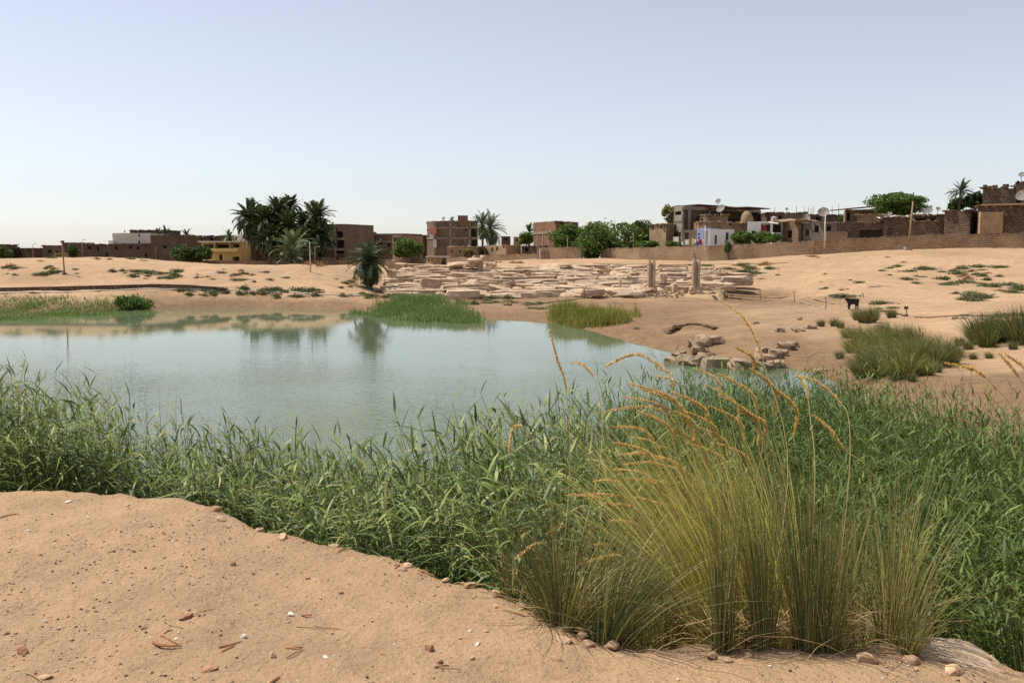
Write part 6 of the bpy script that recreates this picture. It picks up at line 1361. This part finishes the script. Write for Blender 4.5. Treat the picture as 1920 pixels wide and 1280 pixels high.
# ------------------------------------------------------------------ the bare terrace: gravel, stones, twigs
def build_litter():
    rng = np.random.default_rng(55)
    v6 = np.array([(1,0,0),(-1,0,0),(0,1,0),(0,-1,0),(0,0,.8),(0,0,-.8)], float) * 0.5; f6 = np.array([(0,2,4),(2,1,4),(1,3,4),(3,0,4),(2,0,5),(1,2,5),(3,1,5),(0,3,5)])
    def gravel(n, s0, s1, seed, mat, name, label):
        r = np.random.default_rng(seed); Y = 2.35 + 4.6 * r.uniform(0, 1, n) ** 0.8; X = r.uniform(-1, 1, n) * (0.62 * Y + 0.4)
        k = Y < edge_y(X) - 0.02 + r.normal(0, 0.05, n); cl = fbm(X * 1.1, Y * 1.1, 61, 3); k &= r.uniform(0, 1, n) < np.clip(0.45 + cl * 1.3, 0.08, 1)
        X, Y = X[k], Y[k]; m = len(X); z = ground_z(X, Y); s = s0 * (s1 / s0) ** (r.uniform(0, 1, m) ** 2.2)
        a = r.uniform(0, 6.28, m); sh = r.uniform(0.6, 1.3, (m, 6, 1)); V = v6[None] * sh * s[:, None, None] * np.stack([np.ones(m), r.uniform(.5, 1, m), r.uniform(.3, .75, m)], -1)[:, None]
        ca, sa = np.cos(a)[:, None], np.sin(a)[:, None]; Vx = V[..., 0] * ca - V[..., 1] * sa + X[:, None]; Vy = V[..., 0] * sa + V[..., 1] * ca + Y[:, None]; Vz = V[..., 2] + z[:, None] + s[:, None] * 0.12
        F = (np.arange(m)[:, None, None] * 6 + f6[None]).reshape(-1, 3)
        tag(link(name, np_mesh(name, np.stack([Vx, Vy, Vz], -1).reshape(-1, 3), F), mat), label, 'gravel', kind='stuff')
    isl = lambda nm, cols: leaf_mat(nm, cols, 0.0, 0.9, 0.1)
    gravel(28000, 0.004, 0.024, 1, isl('gravel_brown', [(0.30, 0.19, 0.11), (0.45, 0.29, 0.17), (0.52, 0.36, 0.22), (0.20, 0.11, 0.065)]), 'gravel', 'fine brown gravel strewn over the dirt terrace')
    gravel(2600, 0.005, 0.022, 2, isl('gravel_pale', [(0.62, 0.50, 0.38), (0.70, 0.60, 0.50)]), 'pebbles', 'small pale pebbles strewn over the dirt terrace')
    gravel(2400, 0.006, 0.024, 3, isl('gravel_dark', [(0.16, 0.075, 0.045), (0.22, 0.11, 0.065), (0.12, 0.065, 0.045)]), 'gravel', 'small dark reddish gravel strewn over the dirt terrace')
    def stone(px, py, w, h, mat, lb, group=None, flat=0.6):
        p = on_z(px, py, 0.0); z = gz(p[0], p[1]); ww = w / FPX * p[1]
        o = bpy.data.objects.new('stone', rock_mesh('stone', int(px * 7 + py), M[mat], 1.0, 2 if w < 20 else 3)); COL.objects.link(o)
        hh = max(h / FPX * p[1], 0.010) * 0.85; ww *= 0.85; o.location = (p[0], p[1], z + hh * 0.18); o.scale = (ww * 1.15, ww * rng.uniform(.6, .9), hh * 1.35); o.rotation_euler = (rng.normal(0, .1), rng.normal(0, .1), rng.normal(0, .5)); tag(o, lb, 'stone', group)
    for a in ((350, 1157, 32, 12, 'pebble_red', 'flat reddish stone casting a dark shadow on the dirt'), (42, 1216, 30, 20, 'pebble_red', 'crumpled rust-red lump on the dirt near the picture corner'), (128, 938, 16, 8, 'pebble_pale', 'flat pale stone near the reed edge of the dirt'), (512, 1232, 24, 18, 'pebble', 'conical pinkish stone with a dark shaded side'), (395, 1254, 40, 10, 'pebble_red', 'long thin pinkish shard on the dirt'), (85, 1262, 34, 12, 'pebble', 'flat pink stone close to the corner'),
              (437, 1043, 14, 12, 'pebble', 'small upright stone on the open dirt'), (805, 1216, 26, 18, 'pebble_red', 'brown lump with a broken edge on the dirt'), (825, 1244, 18, 10, 'pebble_red', 'dark red pebble beside dry scraps'), (886, 1240, 14, 10, 'pebble', 'small dark lump in the middle of the dirt'), (930, 1117, 26, 20, 'pebble', 'pinkish stone on the lip below the reeds'), (978, 1138, 38, 16, 'stone_grey', 'flat pale stone slab on the lip beside the thin tussock'),
              (1055, 1202, 40, 12, 'pebble', 'long pinkish stone half buried in the lip'), (1088, 1193, 28, 14, 'pebble', 'rough clod beside the sprawling tussock'), (545, 1150, 20, 8, 'pebble_pale', 'white flake on the dirt'), (457, 1196, 16, 12, 'pebble_pale', 'pale chip beside the dry twigs'), (330, 1199, 12, 6, 'pebble_pale', 'tiny white flake under the dry twigs'), (1045, 1243, 22, 8, 'pebble_red', 'flat brown stone on the dirt beside the lip'), (764, 1048, 20, 10, 'pebble', 'light stone on the dirt edge'), (897, 1209, 18, 9, 'pebble_pale', 'pale chip near the brown lump'),
              (1704, 1246, 10, 6, 'pebble_pale', 'small pale pebble beside the boulder'), (270, 1171, 14, 10, 'pebble_red', 'small dark stone behind the dry twigs'), (14, 1186, 12, 8, 'pebble_red', 'dark pebble at the picture border'), (20, 1092, 18, 8, 'pebble', 'brown pebble with a twig at the picture border'), (284, 985, 10, 5, 'pebble_red', 'dark chip on the upper dirt')):
        stone(*a)
    for i in range(34):
        py = rng.uniform(960, 1270); px = rng.uniform(10, 1200); p = on_z(px, py, 0)
        if p[1] > edge_y(p[0]) - 0.1: continue
        stone(px, py, rng.uniform(7, 14), rng.uniform(5, 8), ('pebble', 'pebble_red', 'pebble', 'pebble_pale')[i % 4], ('small brown stone lying on the bare dirt', 'small dark red stone lying on the bare dirt', 'small brown stone lying on the bare dirt', 'small pale chip lying on the bare dirt')[i % 4], ('brown stones on the dirt', 'red stones on the dirt', 'brown stones on the dirt', 'pale chips on the dirt')[i % 4])
    for i in range(20):                                  # clods along the broken lip
        X = rng.uniform(-3.3, 2.0); Y = float(edge_y(X)) - rng.uniform(-0.03, 0.12); s = rng.uniform(0.03, 0.08)
        o = bpy.data.objects.new('clod', rock_mesh('clod', 900 + i, M['pebble'], 0.7, 2)); COL.objects.link(o); o.location = (X, Y, gz(X, Y) + s * 0.1); o.scale = (s * 1.3, s, s); o.rotation_euler = (0, 0, rng.uniform(0, 6)); tag(o, 'earth clod on the broken lip of the terrace', 'clod', 'clods along the lip')
    M['boulder_sand'] = plain('sandy_boulder', (0.50, 0.37, 0.25), 0.92, 0.1, 0.2, 7.0, 0.02)
    o = bpy.data.objects.new('boulder', rock_mesh('boulder', 81, M['boulder_sand'], 0.75, 4)); COL.objects.link(o); p = on_z(1800, 1238, 0.0); o.location = (p[0], p[1] + 0.05, gz(p[0], p[1]) - 0.012); o.scale = (0.42, 0.32, 0.16); o.rotation_euler = (0.05, 0.1, -0.2)
    for q in o.data.polygons: q.use_smooth = True; tag(o, 'pale rounded boulder bedded in the lip at the picture corner', 'boulder')
    def twig(px0, py0, px1, py1, rad, lb, mat='twig', arch=0.003):
        a, b = on_z(px0, py0, 0.0), on_z(px1, py1, 0.0); a[2], b[2] = gz(a[0], a[1]) + rad, gz(b[0], b[1]) + rad; m = (a + b) / 2; m[2] = max(m[2], gz(m[0], m[1])) + arch; m[:2] += rng.normal(0, 0.008, 2)
        mb = MB(); mb.tube([tuple(q - a) for q in spline([a, m, b], 7)], [rad, rad * 1.1, rad, rad, rad * .9, rad * .7, rad * .4], 5); o = mb.build('twig', M[mat]); o.location = tuple(a); tag(o, lb, 'twig')
    for a in ((286, 1202, 342, 1211, .006, 'thick red-brown twig on the dirt'), (300, 1190, 338, 1208, .004, 'forked twig crossing the red-brown one'), (293, 1154, 353, 1182, .0025, 'long pale straw behind the red-brown twig', 'straw'), (308, 1188, 320, 1180, .004, 'short brown twig above the forked one'), (335, 1215, 350, 1230, .002, 'thin straw below the red-brown twig', 'straw'), (410, 1214, 455, 1205, .004, 'ragged brown twig beside the pale chip'), (415, 1222, 440, 1214, .005, 'stubby twig under the ragged one'), (537, 1235, 570, 1218, .003, 'thin dark twig by the conical stone'), (535, 1218, 568, 1214, .003, 'flat twig behind the conical stone'), (820, 1256, 865, 1258, .003, 'curled orange scrap of stalk', 'straw'), (815, 1258, 842, 1248, .004, 'dry orange leaf stalk beside the dark pebble'), (0, 970, 36, 964, .005, 'dark stick at the picture border near the reeds'), (788, 1062, 815, 1064, .006, 'red-brown stick sticking out of the reeds'), (866, 1090, 885, 1092, .007, 'thick brown stick end on the lip'), (500, 1280, 525, 1264, .006, 'brown stick at the bottom edge'), (48, 1260, 80, 1272, .003, 'thin straw by the flat pink stone', 'straw'), (252, 1170, 256, 1188, .0025, 'tiny upright straw on the dirt', 'straw'), (565, 1150, 585, 1150, .005, 'orange stub beside the white flake'), (1512, 1218, 1535, 1186, .007, 'curled orange dead leaf stalk at the densest tussock'), (740, 1052, 745, 1040, .004, 'short upright twig on the dirt edge'), (375, 1145, 405, 1135, .002, 'thin straw next to the flat reddish stone', 'straw'), (590, 1170, 640, 1175, .0025, 'thin dry stalk on the open dirt'), (555, 1168, 600, 1176, .0025, 'pale stalk on the open dirt', 'straw')): twig(*a)
build_litter()
# ================================================================== which one: order words for small runs of look-alikes
def order_labels():
    W = 'first second third fourth fifth sixth seventh eighth ninth tenth eleventh twelfth thirteenth fourteenth fifteenth sixteenth seventeenth eighteenth nineteenth twentieth'.split()
    by = {}
    for o in bpy.data.objects:
        if o.parent is None and o.get('label') and o.get('group'): by.setdefault((o['group'], o['label']), []).append(o)
    for (g, lb), v in by.items():
        if 1 < len(v) <= 20:
            v.sort(key=lambda o: o.location.x / o.location.y)
            for i, o in enumerate(v): o['label'] = lb + ', ' + W[i] + ' from the left'
order_labels()
